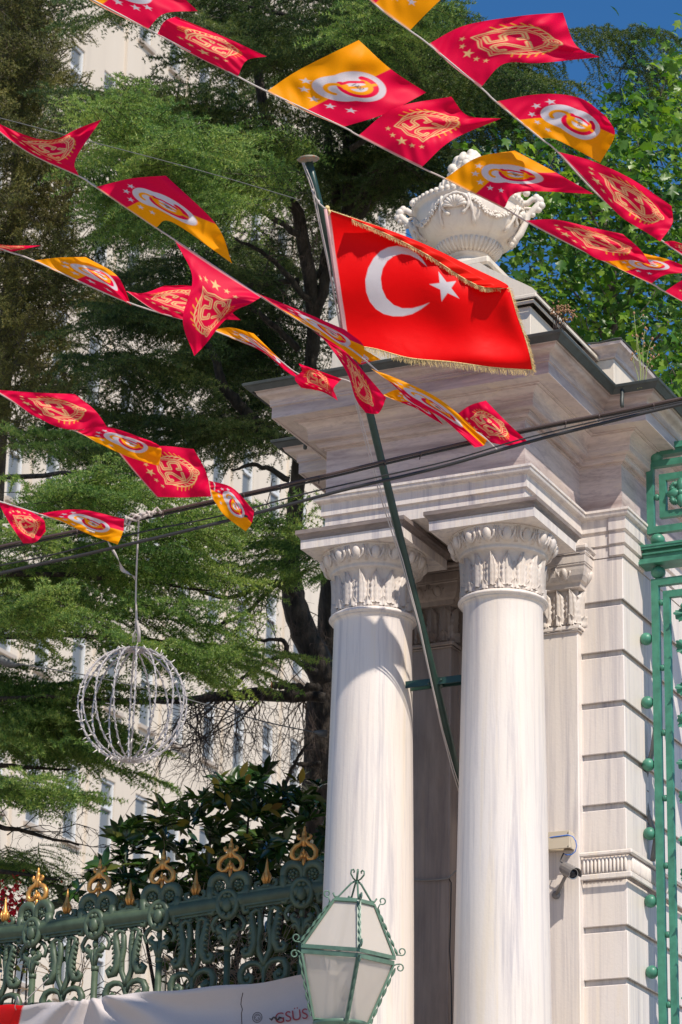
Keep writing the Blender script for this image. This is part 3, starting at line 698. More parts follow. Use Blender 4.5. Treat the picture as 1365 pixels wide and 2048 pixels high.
# ---- generic cloth patch from control rows in image space
def catmull(Pn, t):
    n = len(Pn) - 1; x = np.clip(t * n, 0, n - 1e-9); i = np.floor(x).astype(int); f = (x - i)[:, None]
    p1 = Pn[i]; p2 = Pn[np.minimum(i + 1, n)]; p0 = np.where((i > 0)[:, None], Pn[np.maximum(i - 1, 0)], 2 * p1 - p2); p3 = np.where((i + 2 <= n)[:, None], Pn[np.minimum(i + 2, n)], 2 * p2 - p1)
    return 0.5 * ((2 * p1) + (-p0 + p2) * f + (2 * p0 - 5 * p1 + 4 * p2 - p3) * f ** 2 + (-p0 + 3 * p1 - 3 * p2 + p3) * f ** 3)
def lattice(rows, na, nb):
    rows = [np.array(r, float) for r in rows]
    A = np.linspace(0, 1, na); B = np.linspace(0, 1, nb)
    rr = np.stack([catmull(r, A) for r in rows])            # (nr,na,k)
    out = np.stack([catmull(rr[:, i], B) for i in range(na)], 1)   # (nb,na,k)
    return out, A, B
def clothobj(name, G3, cols, m, loc=None, parent=None):
    nb, na, _ = G3.shape; V = G3.reshape(-1, 3)
    idx = np.arange(nb * na).reshape(nb, na)
    Fc = np.stack([idx[:-1, :-1], idx[:-1, 1:], idx[1:, 1:], idx[1:, :-1]], -1).reshape(-1, 4)
    org = ORG[parent.name] if parent is not None else (V.mean(0) if loc is None else loc)
    me = fastmesh(name, V, Fc, m, org, True)
    ca = me.color_attributes.new('pattern', 'FLOAT_COLOR', 'POINT')
    c4 = np.ones((nb * na, 4), np.float32); c4[:, :3] = cols.reshape(-1, 3); ca.data.foreach_set('color', c4.ravel())
    o = bpy.data.objects.new(name, me); C.objects.link(o)
    if parent is not None: o.parent = parent
    else: o.location = tuple(org)
    ORG[o.name] = org
    return o
def clothmat(name, trans, rough=0.45, sheen=0.3):
    m = mat(name, (1, 1, 1), rough, spec=0.12); t = NT(m)
    a = t.n('ShaderNodeVertexColor'); a.layer_name = 'pattern'
    w = t.noise(260, (1, 1, 1), 2)
    c = t.mix(0.10, a.outputs['Color'], t.ramp(w, [(0.3, (0.3,) * 3), (0.7, (1,) * 3)]), 'MULTIPLY'); t.col(c)
    try:
        t.b.inputs['Sheen Weight'].default_value = 0.0; t.b.inputs['Sheen Roughness'].default_value = 0.5
    except Exception: pass
    t.bump(t.noise(7, (1, 1, 1), 2, 0.4, dist=0.6), 0.22, 0.02)
    tr = t.n('ShaderNodeBsdfTranslucent'); t.l(c, tr.inputs[0]); ms = t.n('ShaderNodeMixShader'); ms.inputs[0].default_value = trans
    o = t.t.nodes['Material Output']; t.l(t.b.outputs[0], ms.inputs[1]); t.l(tr.outputs[0], ms.inputs[2]); t.l(ms.outputs[0], o.inputs[0]); return m
M_FLAG = clothmat('satin_flag_cloth', 0.22, 0.5, 0.1)
M_PENN = clothmat('bunting_cloth', 0.36, 0.5, 0.12)

# ---- distance helpers for printed patterns
def d_seg(X, Y, a, b):
    a = np.array(a); b = np.array(b); d = b - a; t = np.clip(((X - a[0]) * d[0] + (Y - a[1]) * d[1]) / (d @ d), 0, 1)
    return np.hypot(X - a[0] - t * d[0], Y - a[1] - t * d[1])
def d_path(X, Y, pts): 
    r = None
    for a, b in zip(pts[:-1], pts[1:]):
        s = d_seg(X, Y, a, b); r = s if r is None else np.minimum(r, s)
    return r
def inpoly(X, Y, pts):
    ins = np.zeros(X.shape, bool); n = len(pts)
    for i in range(n):
        x1, y1 = pts[i]; x2, y2 = pts[(i + 1) % n]
        if y1 == y2: continue
        c = ((Y > min(y1, y2)) & (Y <= max(y1, y2))); xi = (Y - y1) * (x2 - x1) / (y2 - y1) + x1
        ins ^= c & (X < xi)
    return ins
def sdpoly(X, Y, pts):
    d = d_path(X, Y, list(pts) + [pts[0]]); return np.where(inpoly(X, Y, pts), -d, d)
def starpts(cx, cy, r, rot=0.0, k=0.40):
    return [(cx + (r if i % 2 == 0 else r * k) * math.sin(rot + i * PI / 5), cy - (r if i % 2 == 0 else r * k) * math.cos(rot + i * PI / 5)) for i in range(10)]
def paint(cols, mask_sd, col, aa):
    w = np.clip(0.5 - mask_sd / aa, 0, 1)[..., None]; return cols * (1 - w) + np.array(col) * w

# ---- the national flag
FT = thing('national_flag', p_top, 'large red Turkish flag with white crescent and star and gold fringe flying from the pole', 'flag')
rows = [
    [(652, 418), (781, 462), (860, 494), (950, 538), (1008, 566), (1019, 576)],
    [(662, 490), (770, 505), (850, 540), (935, 585), (1002, 615), (1034, 628)],
    [(672, 560), (765, 572), (850, 605), (930, 640), (1008, 670), (1052, 680)],
    [(682, 625), (765, 640), (850, 665), (930, 690), (1010, 712), (1062, 716)],
    [(691, 690), (748, 697), (820, 716), (905, 724), (990, 735), (1066, 740)]]
d0 = polept(550)
G2, A, B = lattice(rows, 330, 230)
aa, bb = np.meshgrid(A, B)
dep = (d0 - 0.06) + 0.10 * aa + 0.075 * np.sin(aa * 5.2 + bb * 1.6 + 0.4) * aa ** 0.7 + 0.020 * np.sin(aa * 13 - bb * 5.0) * aa + 0.02 * np.sin(bb * 9 + aa * 4) - 0.10 * bb * aa
X, Y = G2[..., 0], G2[..., 1]
cols = np.ones(G2.shape[:2] + (3,)) * np.array((0.86, 0.001, 0.002))
cres = [(854.5, 533), (845, 518), (835, 507.5), (815, 496), (795, 491.5), (777, 494.5), (762, 502), (748, 516), (737, 536), (731, 560), (733, 584), (740, 603), (752, 618), (768, 628), (786, 632.5), (806, 632.5), (825, 628), (843, 618), (860, 605), (845, 611), (825, 616.5), (805, 616.5), (788, 610), (773, 596), (764.5, 577), (762, 556), (766, 537), (775, 522), (788, 512), (803, 507.5), (820, 510), (838, 519)]
cols = paint(cols, sdpoly(X, Y, cres), (0.66, 0.60, 0.62), 1.2)
st = [(859, 568.6), (877.4, 542.6), (913, 562), (919, 597), (883.6, 603)]
# ordered tips of the star and its inner corners
tips = [(877.4, 542.6), (913, 562), (919, 597), (883.6, 603), (859, 568.6)]
def isect(p, q, r, s):
    x1, y1 = p; x2, y2 = q; x3, y3 = r; x4, y4 = s; d = (x1 - x2) * (y3 - y4) - (y1 - y2) * (x3 - x4)
    a = x1 * y2 - y1 * x2; c = x3 * y4 - y3 * x4; return ((a * (x3 - x4) - (x1 - x2) * c) / d, (a * (y3 - y4) - (y1 - y2) * c) / d)
sp = []
for i in range(5):
    a, b_, c_, d_, e_ = [tips[(i + k) % 5] for k in range(5)]
    sp += [a, isect(a, c_, b_, e_)]
cols = paint(cols, sdpoly(X, Y, sp), (0.66, 0.60, 0.62), 1.2)
cols = paint(cols, X - (G2[:, 0, 0][:, None] + 7.5), (0.62, 0.36, 0.36), 1.0)
G3 = atv(np.stack([X.ravel(), Y.ravel(), dep.ravel()], -1)).reshape(G2.shape[:2] + (3,))
o = clothobj('flag_cloth', G3, cols, M_FLAG, parent=FT)
FTOP = G3[0].copy(); FBOT = G3[-1].copy(); FFLY = G3[:, -1].copy()
# folded-over top band
rows = [[(700, 434), (781, 461), (860, 493), (950, 537), (1008, 565), (1019, 575)],
        [(702, 436), (782, 466), (858, 501), (942, 548), (985, 572), (1013, 577)],
        [(704, 439), (780, 471), (852, 508), (922, 553), (962, 573), (984, 575)]]
G2, A, B = lattice(rows, 120, 26); aa, bb = np.meshgrid(A, B)
dp = np.interp(aa, np.linspace(0, 1, 330), dep[0]) - 0.050 * np.minimum(1, bb * 2.5) - 0.012 * np.sin(bb * PI * 0.75) - 0.012 * np.sin(aa * 60 + bb * 2) * bb
G3b = atv(np.stack([G2[..., 0].ravel(), G2[..., 1].ravel(), dp.ravel()], -1)).reshape(G2.shape[:2] + (3,))
clothobj('folded_edge', G3b, np.ones(G2.shape[:2] + (3,)) * np.array((0.86, 0.012, 0.004)), M_FLAG, parent=FT)
# gold fringe : many short threads
m = M_FRINGE = mat('gold_fringe', (0.72, 0.50, 0.17), 0.35); t = NT(m); t.col(t.ramp(t.noise(180, (1, 1, 1), 2), [(0.3, (0.40, 0.24, 0.06)), (0.7, (0.95, 0.75, 0.36))]))
def fringe(curve, dirs, ln, name, nth=700, rad=0.0009):
    rs = np.random.default_rng(4); b = MB(); curve = np.asarray(curve); s = np.linspace(0, 1, len(curve))
    b.tube(curve, 0.0035, 5)
    for t in np.linspace(0, 1, nth):
        p = np.array([np.interp(t, s, curve[:, k]) for k in range(3)]); d = np.array([np.interp(t, s, dirs[:, k]) for k in range(3)])
        d = d + rs.normal(0, 0.22, 3); d /= np.linalg.norm(d); l = ln * rs.uniform(0.75, 1.1); n = rs.normal(0, 1, 3); n -= n @ d * d; n /= np.linalg.norm(n)
        q1 = p + d * l * 0.5 + n * 0.003; q2 = p + d * l - np.array([0, 0, 0.004])
        w = np.cross(d, _fw); w /= np.linalg.norm(w) + 1e-9; w = w * rad
        b.add([p - w, p + w, q1 + w, q1 - w, q2 + w * 0.6, q2 - w * 0.6], [(0, 1, 2, 3), (3, 2, 4, 5)])
    part(name, b, M_FRINGE, FT)
dn = np.tile(-UPV * 0.9 + RTV * 0.25, (len(FBOT), 1)); fringe(FBOT, dn, 0.038, 'fringe', 420)
dn = np.linspace(0, 1, len(FFLY))[:, None] * (-UPV * 0.25 + RTV * 0.0) + np.tile(RTV * 0.8 - UPV * 0.35, (len(FFLY), 1)); fringe(FFLY, dn, 0.026, 'fringe', 230)
E3 = G3b[-1]; dn = np.tile(-UPV * 0.9 + RTV * 0.3, (len(E3), 1)); fringe(E3, dn, 0.026, 'fringe', 520)
E4 = G3b[:, -1]; dn = np.tile(-UPV * 0.95 + RTV * 0.1, (len(E4), 1)); fringe(E4, dn, 0.022, 'fringe', 60)
E5 = FTOP[:60]; dn = np.tile(UPV * 0.3 + RTV * 0.5, (60, 1)); fringe(E5, dn, 0.014, 'fringe', 70)
b = MB(); b.ball(at(655, 416, d0 - 0.08), 0.016, 8, 6); b.tube([at(655, 416, d0 - 0.08), at(660, 424, d0 - 0.09), at(657, 432, d0 - 0.09)], [0.006, 0.009, 0.002], 6); part('tassel', b, M_FRINGE, FT)
# sleeve the flag is tied by
b = MB(); pts = [at(x, y, polept(y) - 0.035) for x, y in ((651, 418), (660, 480), (671, 555), (681, 620), (690, 690))]; b.tube(pts, 0.010, 8, flat=0.7); part('hoist_sleeve', b, mat('pale_canvas', (0.62, 0.36, 0.36), 0.8), FT)

# ================================================================== SECURITY CAMERA, JUNCTION BOX
sc0 = onv(1139, 1743, 0.772)
SC = thing('security_camera', sc0, 'small grey outdoor security camera under the cream box on the marble pilaster', 'camera')
ax = at(1160, 1753, 17.35) - at(1118, 1733, 17.62); ax = ax / np.linalg.norm(ax); ax[2] -= 0.05; ax /= np.linalg.norm(ax)
b = MB(); b.lathe(sc0, [(0.02, -0.075), (0.032, -0.072), (0.036, -0.06), (0.036, 0.05), (0.034, 0.056), (0.030, 0.056)], 24, ax=ax); part('housing', b, M_CAMB, SC)
b = MB(); sd = np.cross(ax, [0, 0, 1]); sd /= np.linalg.norm(sd); upc = np.cross(sd, ax)
V = []; nn = 10
for i, tt in enumerate((-0.07, 0.0, 0.072, 0.09)):
    rr_ = (0.036, 0.041, 0.042, 0.043)[i]
    for j in range(nn):
        a = R(-20) + R(220) * j / (nn - 1); V.append(sc0 + ax * tt + sd * math.cos(a) * rr_ + upc * (math.sin(a) * rr_ + 0.004))
    for j in range(nn):
        a = R(-20) + R(220) * j / (nn - 1); V.append(sc0 + ax * tt + sd * math.cos(a) * (rr_ - 0.003) + upc * (math.sin(a) * (rr_ - 0.003) + 0.004))
Fs = []
for i in range(3):
    for j in range(nn - 1):
        a = i * 2 * nn + j; Fs.append((a, a + 1, a + 1 + 2 * nn, a + 2 * nn)); a += nn; Fs.append((a + 2 * nn, a + 1 + 2 * nn, a + 1, a))
for j in range(nn - 1):
    for base in (0, 6 * nn): Fs.append((base + j, base + j + nn, base + j + nn + 1, base + j + 1))
for i in range(3):
    for j in (0, nn - 1):
        a = i * 2 * nn + j; Fs.append((a, a + 2 * nn, a + 3 * nn, a + nn))
b.add(V, Fs); part('sun_shield', b, M_CAMB, SC)
b = MB(); b.lathe(sc0, [(0.034, 0.050), (0.036, 0.058), (0.031, 0.060), (0.029, 0.056), (0.01, 0.055)], 24, ax=ax); f_ = part('front_ring', b, M_CHROME, SC)
b = MB(); b.lathe(sc0, [(0.029, 0.052), (0.029, 0.057), (0.018, 0.0575), (0.016, 0.060), (0.010, 0.062), (0.001, 0.063)], 20, ax=ax); part('lens', b, M_LENS, f_)
b = MB(); wallp = onv(1113, 1790, 0.873); b.tube([wallp, sc0 - ax * 0.055 - np.array([0, 0, 0.045]), sc0 - ax * 0.055], [0.012, 0.011, 0.012], 8); b.ball(sc0 - ax * 0.06 - np.array([0, 0, 0.03]), 0.018, 10, 8)
b.lathe(onv(1113, 1790, 0.868), [(0.001, -0.004), (0.026, -0.004), (0.026, 0.006), (0.001, 0.006)], 14, ax=-VA); part('mount_arm', b, M_CAMB, SC)
b = MB(); b.tube([sc0 - ax * 0.06 + np.array([0, 0, 0.02]), onv(1121, 1722, 0.80), onv(1124, 1714, 0.82), onv(1128, 1706, 0.82)], 0.004, 6); part('lead', b, M_BLACKP, SC)
b = MB()
bx0 = -0.207; bx1 = -0.030
b.bbox(bx0, bx1, 0.79, 0.874, 5.965, 6.070, 0.004); JB = solo('junction_box', b, M_BOX, 'cream plastic junction box on the pilaster above the security camera', 'junction box')
ORG[JB.name] = np.array(JB.location)
b = MB(); b.bbox(bx0 - 0.002, bx1 + 0.002, 0.782, 0.79, 5.962, 6.073, 0.002); LD = part('box_lid', b, M_BOX, JB)
for x in (bx0 + 0.008, bx1 - 0.008):
    for z_ in (5.972, 6.055):
        b = MB(); b.ball(P(x, 0.781, z_), 0.0035, 8, 6); part('screw', b, M_BLACKP, LD)
b = MB(); b.tube([onv(x, y, v_) for x, y, v_ in ((1082, 1678, 0.80), (1092, 1677, 0.79), (1106, 1674, 0.78), (1122, 1672, 0.78), (1136, 1670, 0.78), (1146, 1673, 0.79), (1152, 1682, 0.80), (1154, 1692, 0.81), (1151, 1703, 0.82), (1144, 1709, 0.82), (1134, 1710, 0.82), (1128, 1707, 0.82))], 0.0032, 6)
solo('blue_cable', b, M_BLUE, 'thin bright blue cable looping round the cream junction box', 'cable')
b = MB(); b.tube([onv(x, y, 0.86) for x, y in ((815, 1759), (850, 1760), (880, 1759), (897, 1756), (902, 1752), (910, 1744), (920, 1738))], 0.006, 6)
solo('wall_cable', b, M_CONDUIT, 'grey cable crossing the brown pilaster between the columns', 'cable')
b = MB(); b.tube([onv(x, y, 0.88) for x, y in ((897, 1755), (903, 1765), (902, 1830), (900, 1900), (903, 1960), (904, 2048), (905, 2300))], 0.004, 6)
solo('wall_cable', b, M_BLACKP, 'thin black cable running down the wall behind the right column', 'cable')

# ================================================================== LANTERN
LD0 = 16.75
lc = at(697, 1908, LD0)
LT = thing('street_lantern', np.array([lc[0], lc[1], 0]), 'green four-sided glass lantern with twisted bars and scrolls in front of the left column', 'lantern')
k = LD0 / F_PX
tl = Matrix.Rotation(R(5.5), 3, 'Y') @ Matrix.Rotation(R(8), 3, 'X')
tl = np.array(tl)
def LP(a, r, z):       # corner a (radians, 0 = to the viewer, + to right) radius r height z
    q = np.array([math.sin(a) * r, -math.cos(a) * r, z]); return lc + tl @ q
th0 = R(13); cor_ = [th0, th0 + PI / 2, th0 + PI, th0 - PI / 2]
rw, rt, rb_ = 0.276, 0.118, 0.155
zt, zb = 0.300, -0.395
def bar(b, p, q, w, d=None):
    p = np.asarray(p); q = np.asarray(q); d = d or w
    T = (q - p) / np.linalg.norm(q - p); ou = (p + q) / 2 - lc; ou = ou - ou @ T * T; ou[2] *= 0.2; ou -= ou @ T * T; n = np.linalg.norm(ou); ou = ou / n if n > 1e-6 else np.cross(T, [1, 0, 0])
    sd = np.cross(T, ou); A_ = [p - sd * w - ou * d, p + sd * w - ou * d, p + sd * w + ou * d, p - sd * w + ou * d]; B_ = [x + (q - p) for x in A_]
    b.box8(A_ + B_)
b = MB()
for i in range(4):
    a = cor_[i]; a2 = cor_[(i + 1) % 4]
    for (r_, z_, w) in ((rw, 0.012, 0.011), (rw * 0.985, -0.018, 0.013), (rt, zt, 0.013), (rb_, zb, 0.014)): bar(b, LP(a, r_, z_), LP(a2, r_, z_), w, 0.005)
    bar(b, LP(a, rw - 0.004, 0.02), LP(a, rt, zt), 0.012, 0.006); bar(b, LP(a, rw - 0.006, -0.03), LP(a, rb_, zb), 0.012, 0.006)
part('frame', b, M_LANT, LT)
for i in range(4):
    a = cor_[i]; b = MB()
    for (r0, z0, r1, z1) in ((rw + 0.01, 0.035, rt + 0.022, zt - 0.02), (rw + 0.008, -0.045, rb_ + 0.022, zb + 0.02)):
        n = 60; pts0 = [LP(a, r0 + (r1 - r0) * t / n, z0 + (z1 - z0) * t / n) for t in range(n + 1)]
        T = pts0[-1] - pts0[0]; T /= np.linalg.norm(T); N1 = np.cross(T, [0, 0, 1.0]); N1 /= np.linalg.norm(N1); N2 = np.cross(T, N1)
        V = []; 
        for t in range(n + 1):
            an = t / n * 2 * PI * 5.5 / 2; e = N1 * math.cos(an) + N2 * math.sin(an); f = np.cross(T, e)
            V += [pts0[t] + e * 0.008 + f * 0.0015, pts0[t] + e * 0.008 - f * 0.0015, pts0[t] - e * 0.008 - f * 0.0015, pts0[t] - e * 0.008 + f * 0.0015]
        b.add(V, [(4 * t + j, 4 * t + (j + 1) % 4, 4 * t + 4 + (j + 1) % 4, 4 * t + 4 + j) for t in range(n) for j in range(4)], True)
    part('twisted_bar', b, M_LANT, LT)
    b = MB()
    def scr(cr, cz, r0, t0, t1, turns_in=0.45, w=0.0045):
        pts = []
        for i2 in range(22):
            t = i2 / 21; an = t0 + (t1 - t0) * t; r_ = r0 * (1 - turns_in * t); pts.append(LP(a, cr + r_ * math.cos(an), cz + r_ * math.sin(an)))
        b.tube(pts, w, 6, flat=1.0)
    for (cr, cz, r0, t0, t1, tail) in ((rw + 0.036, 0.054, 0.023, R(-110), R(250), ((rw + 0.005, 0.03), (rw + 0.018, 0.032), (rw + 0.030, 0.032))), (rw + 0.036, -0.040, 0.022, R(110), R(-250), ((rw, -0.03), (rw + 0.014, -0.022), (rw + 0.030, -0.019))), (rt + 0.046, zt + 0.026, 0.021, R(-120), R(240), ((rt + 0.025, zt - 0.02), (rt + 0.03, zt - 0.005), (rt + 0.036, zt + 0.008)))):
        b = MB(); pts = [LP(a, *q) for q in tail]
        for i2 in range(22):
            t = i2 / 21; an = t0 + (t1 - t0) * t; r_ = r0 * (1 - 0.45 * t); pts.append(LP(a, cr + r_ * math.cos(an), cz + r_ * math.sin(an)))
        b.tube(pts, 0.0042, 6); part('scroll', b, M_LANT, LT)
b = MB(); apz = zt + 0.118
for i in range(4):
    a = cor_[i]
    b.tube([LP(a, 0.008, apz), LP(a, 0.03, apz - 0.015), LP(a, 0.075, zt + 0.045), LP(a, 0.098, zt + 0.016), LP(a, 0.118, zt + 0.014), LP(a, 0.13, zt + 0.035)], 0.006, 6)
for i in range(6):
    a = i * PI / 3
    b.tube([LP(a, 0.004, apz), LP(a, 0.025, apz + 0.015), LP(a, 0.044, apz + 0.040), LP(a, 0.043, apz + 0.060), LP(a, 0.03, apz + 0.066), LP(a, 0.022, apz + 0.056), LP(a, 0.026, apz + 0.048)], 0.006, 6, flat=0.6)
b.ball(LP(0, 0, apz), 0.012, 8, 6)
part('crown', b, M_LANT, LT)
m = M_LGL = mat('milky_glass', (0.72, 0.64, 0.56), 0.25, spec=0.5); 
m.node_tree.nodes['Principled BSDF'].inputs['Alpha'].default_value = 0.52
for i in range(4):
    a = cor_[i]; a2 = cor_[(i + 1) % 4]
    for (r0, z0, r1, z1) in ((rw - 0.008, 0.015, rt - 0.004, zt - 0.003), (rw - 0.01, -0.03, rb_ - 0.004, zb)):
        b = MB(); q = [LP(a, r0, z0), LP(a2, r0, z0), LP(a2, r1, z1), LP(a, r1, z1)]; c_ = sum(q) / 4; inn = (lc - c_); inn[2] *= 0.3; inn /= np.linalg.norm(inn)
        b.box8(q + [x + inn * 0.003 for x in q]); part('glass_pane', b, M_LGL, LT)
b = MB(); b.tube([LP(0, 0, zb), LP(0, 0, zb + 0.12)], 0.018, 10); b.ball(LP(0, 0, zb + 0.17), (0.032, 0.032, 0.05), 12, 8); part('bulb_holder', b, M_BOX, LT)
b = MB(); b.lathe(LP(0, 0, zb), [(0.16, 0.0), (0.15, -0.02), (0.07, -0.06), (0.045, -0.12), (0.03, -0.15)], 24)
lw = LP(0, 0, zb - 0.14); b.tube([lw, lw - np.array([0, 0, 0.4]), [lw[0], lw[1], 2.5], [lw[0], lw[1], 0.6], [lw[0], lw[1], 0]], [0.03, 0.035, 0.045, 0.06, 0.10], 14); part('post', b, M_LANT, LT)

class MBT(MB):                      # stouter castings
    def tube(s, pts, r, n=8, **k): return MB.tube(s, pts, np.asarray(r) * 1.6 if not np.isscalar(r) else r * 1.3, n, **k)
# ================================================================== ORNATE FENCE
posts_px = [(-178, 1832, 20.75), (-50, 1818, 20.35), (74, 1803, 20.0), (198, 1786, 19.72), (325, 1768, 19.50), (461, 1745, 19.35), (608, 1722, 19.25), (765, 1697, 19.2)]
PB = [at(*p) for p in posts_px]
for i in range(len(PB)): PB[i] = PB[i] - np.array([0, 0, 0.20])     # rail centre
FN = thing('ornate_iron_fence', (PB[3][0], PB[3][1], 0), 'ornate grey-green cast iron fence with gilded finials left of the columns', 'fence')
def frame_at(i):
    a = PB[max(i - 1, 0)]; c = PB[min(i + 1, len(PB) - 1)]; t = c - a; tz = t.copy(); tz[2] = 0; tz /= np.linalg.norm(tz)
    return tz, np.array([tz[1], -tz[0], 0.0])                        # tangent, outward (towards the street)
for i in range(len(PB)):
    T, N = frame_at(i); o = PB[i]
    Q = lambda x, z, n=0.0: o + T * x + N * n + np.array([0, 0, z])
    # gilded trefoil finial
    b = MBT()
    for s in (-1, 1):
        b.tube([Q(s * x, 0.20 + z, 0) for x, z in ((.010, .062), (.018, .038), (.032, .016), (.058, .008), (.080, .034), (.080, .070), (.058, .100), (.028, .114), (.014, .134), (.020, .152), (.038, .152), (.045, .167), (.034, .179))],
               [.005, .007, .009, .0105, .011, .011, .0105, .009, .009, .008, .008, .007, .005], 8)
        b.ball(Q(s * 0.010, 0.235, 0.012), (.012, .010, .016), 8, 6, T, N)
    b.ball(Q(0, 0.378), (.018, .015, .030), 8, 8, T, N); b.ball(Q(0, 0.408), (.009, .009, .030), 8, 6, T, N); b.ball(Q(0, 0.26, 0.01), (.009, .009, .02), 8, 6, T, N)
    b.tube([Q(0, 0.30), Q(0, 0.37)], 0.012, 8); b.tube([Q(0, 0.15), Q(0, 0.23)], 0.010, 8)
    part('trefoil_finial', b, M_GOLD, FN)
    b = MBT()
    for s in (-1, 1):
        pts = [Q(s * (.068 + .062 * math.cos(t)), .115 + .064 * math.sin(t)) for t in np.linspace(R(215), R(-95), 22)]
        b.tube(pts, [0.010 + 0.010 * math.sin(PI * i2 / 21) for i2 in range(22)], 8)
        b.tube([Q(s * x, z, .008) for x, z in ((.128, .10), (.130, .05), (.115, .0), (.10, -.045), (.112, -.075), (.135, -.07), (.14, -.05))], [.018, .018, .017, .014, .012, .011, .008], 8)
        for q in range(5): b.tube([Q(s * (.132 - .004 * q), .09 - .03 * q, .012), Q(s * (.10 - .002 * q), .055 - .03 * q, .022)], [.009, .004], 5)
        for q in range(7):
            a = q * 0.9; b.ball(Q(s * (.066 + .024 * math.cos(a)), .112 + .024 * math.sin(a), .006), .0135, 7, 5)
        b.ball(Q(s * .066, .112, .016), .014, 8, 6)
    part('ring_scrolls', b, M_FENCE, FN)
    b = MBT()
    pts = [Q(.066 * math.cos(t), -.02 + .088 * math.sin(t), .03) for t in np.linspace(0, 2 * PI, 26)]
    b.tube(pts, 0.016, 8, caps=False); b.ball(Q(0, -.025, .035), (.036, .03, .052), 12, 8, T, N)
    b.ball(Q(-.014, .035, .04), .017, 8, 6); b.ball(Q(.014, .035, .04), .017, 8, 6)
    for s in (-1, 1): b.ball(Q(s * .02, -.09, .042), (.017, .014, .02), 8, 6, T, N)
    b.box8([Q(-.05, -.08, -.02), Q(.05, -.08, -.02), Q(.05, -.08, .02), Q(-.05, -.08, .02), Q(-.05, .05, -.02), Q(.05, .05, -.02), Q(.05, .05, .02), Q(-.05, .05, .02)])
    part('shield_boss', b, M_FENCE, FN)
    b = MBT()
    b.ball(Q(0, -.150, .012), (.020, .018, .030), 8, 6, T, N)
    for s in (-1, 1):
        b.tube([Q(s * x, z, .012) for x, z in ((.004, -.30), (.010, -.25), (.03, -.205), (.055, -.195), (.066, -.175), (.052, -.158), (.038, -.168))], [.008, .012, .014, .014, .012, .010, .006], 8)
        b.tube([Q(s * x, z, .016) for x, z in ((.006, -.30), (.02, -.245), (.040, -.225), (.058, -.235), (.052, -.252))], [.007, .010, .011, .009, .005], 7)
        b.tube([Q(s * x, z, .0) for x, z in ((.045, -.08), (.09, -.105), (.115, -.15), (.10, -.19), (.075, -.185))], [.009, .010, .010, .009, .006], 7)
        b.tube([Q(s * .008, -.19, .02), Q(s * .014, -.25, .02), Q(s * .006, -.31, .016)], [.007, .009, .006], 6)
    b.tube([Q(0, -.10, 0), Q(0, -.32, 0)], 0.011, 8)
    b.tube([Q(0, -.30, 0), Q(0, -.33, 0)], 0.021, 10)
    b.tube([Q(0, -.33, 0), Q(0, -1.2, 0)], 0.0175, 10); b.tube([Q(0, -1.2, 0), Q(0, -3.2, 0), [o[0], o[1], 0.0]], 0.02, 8)
    part('baluster', b, M_FENCE, FN)
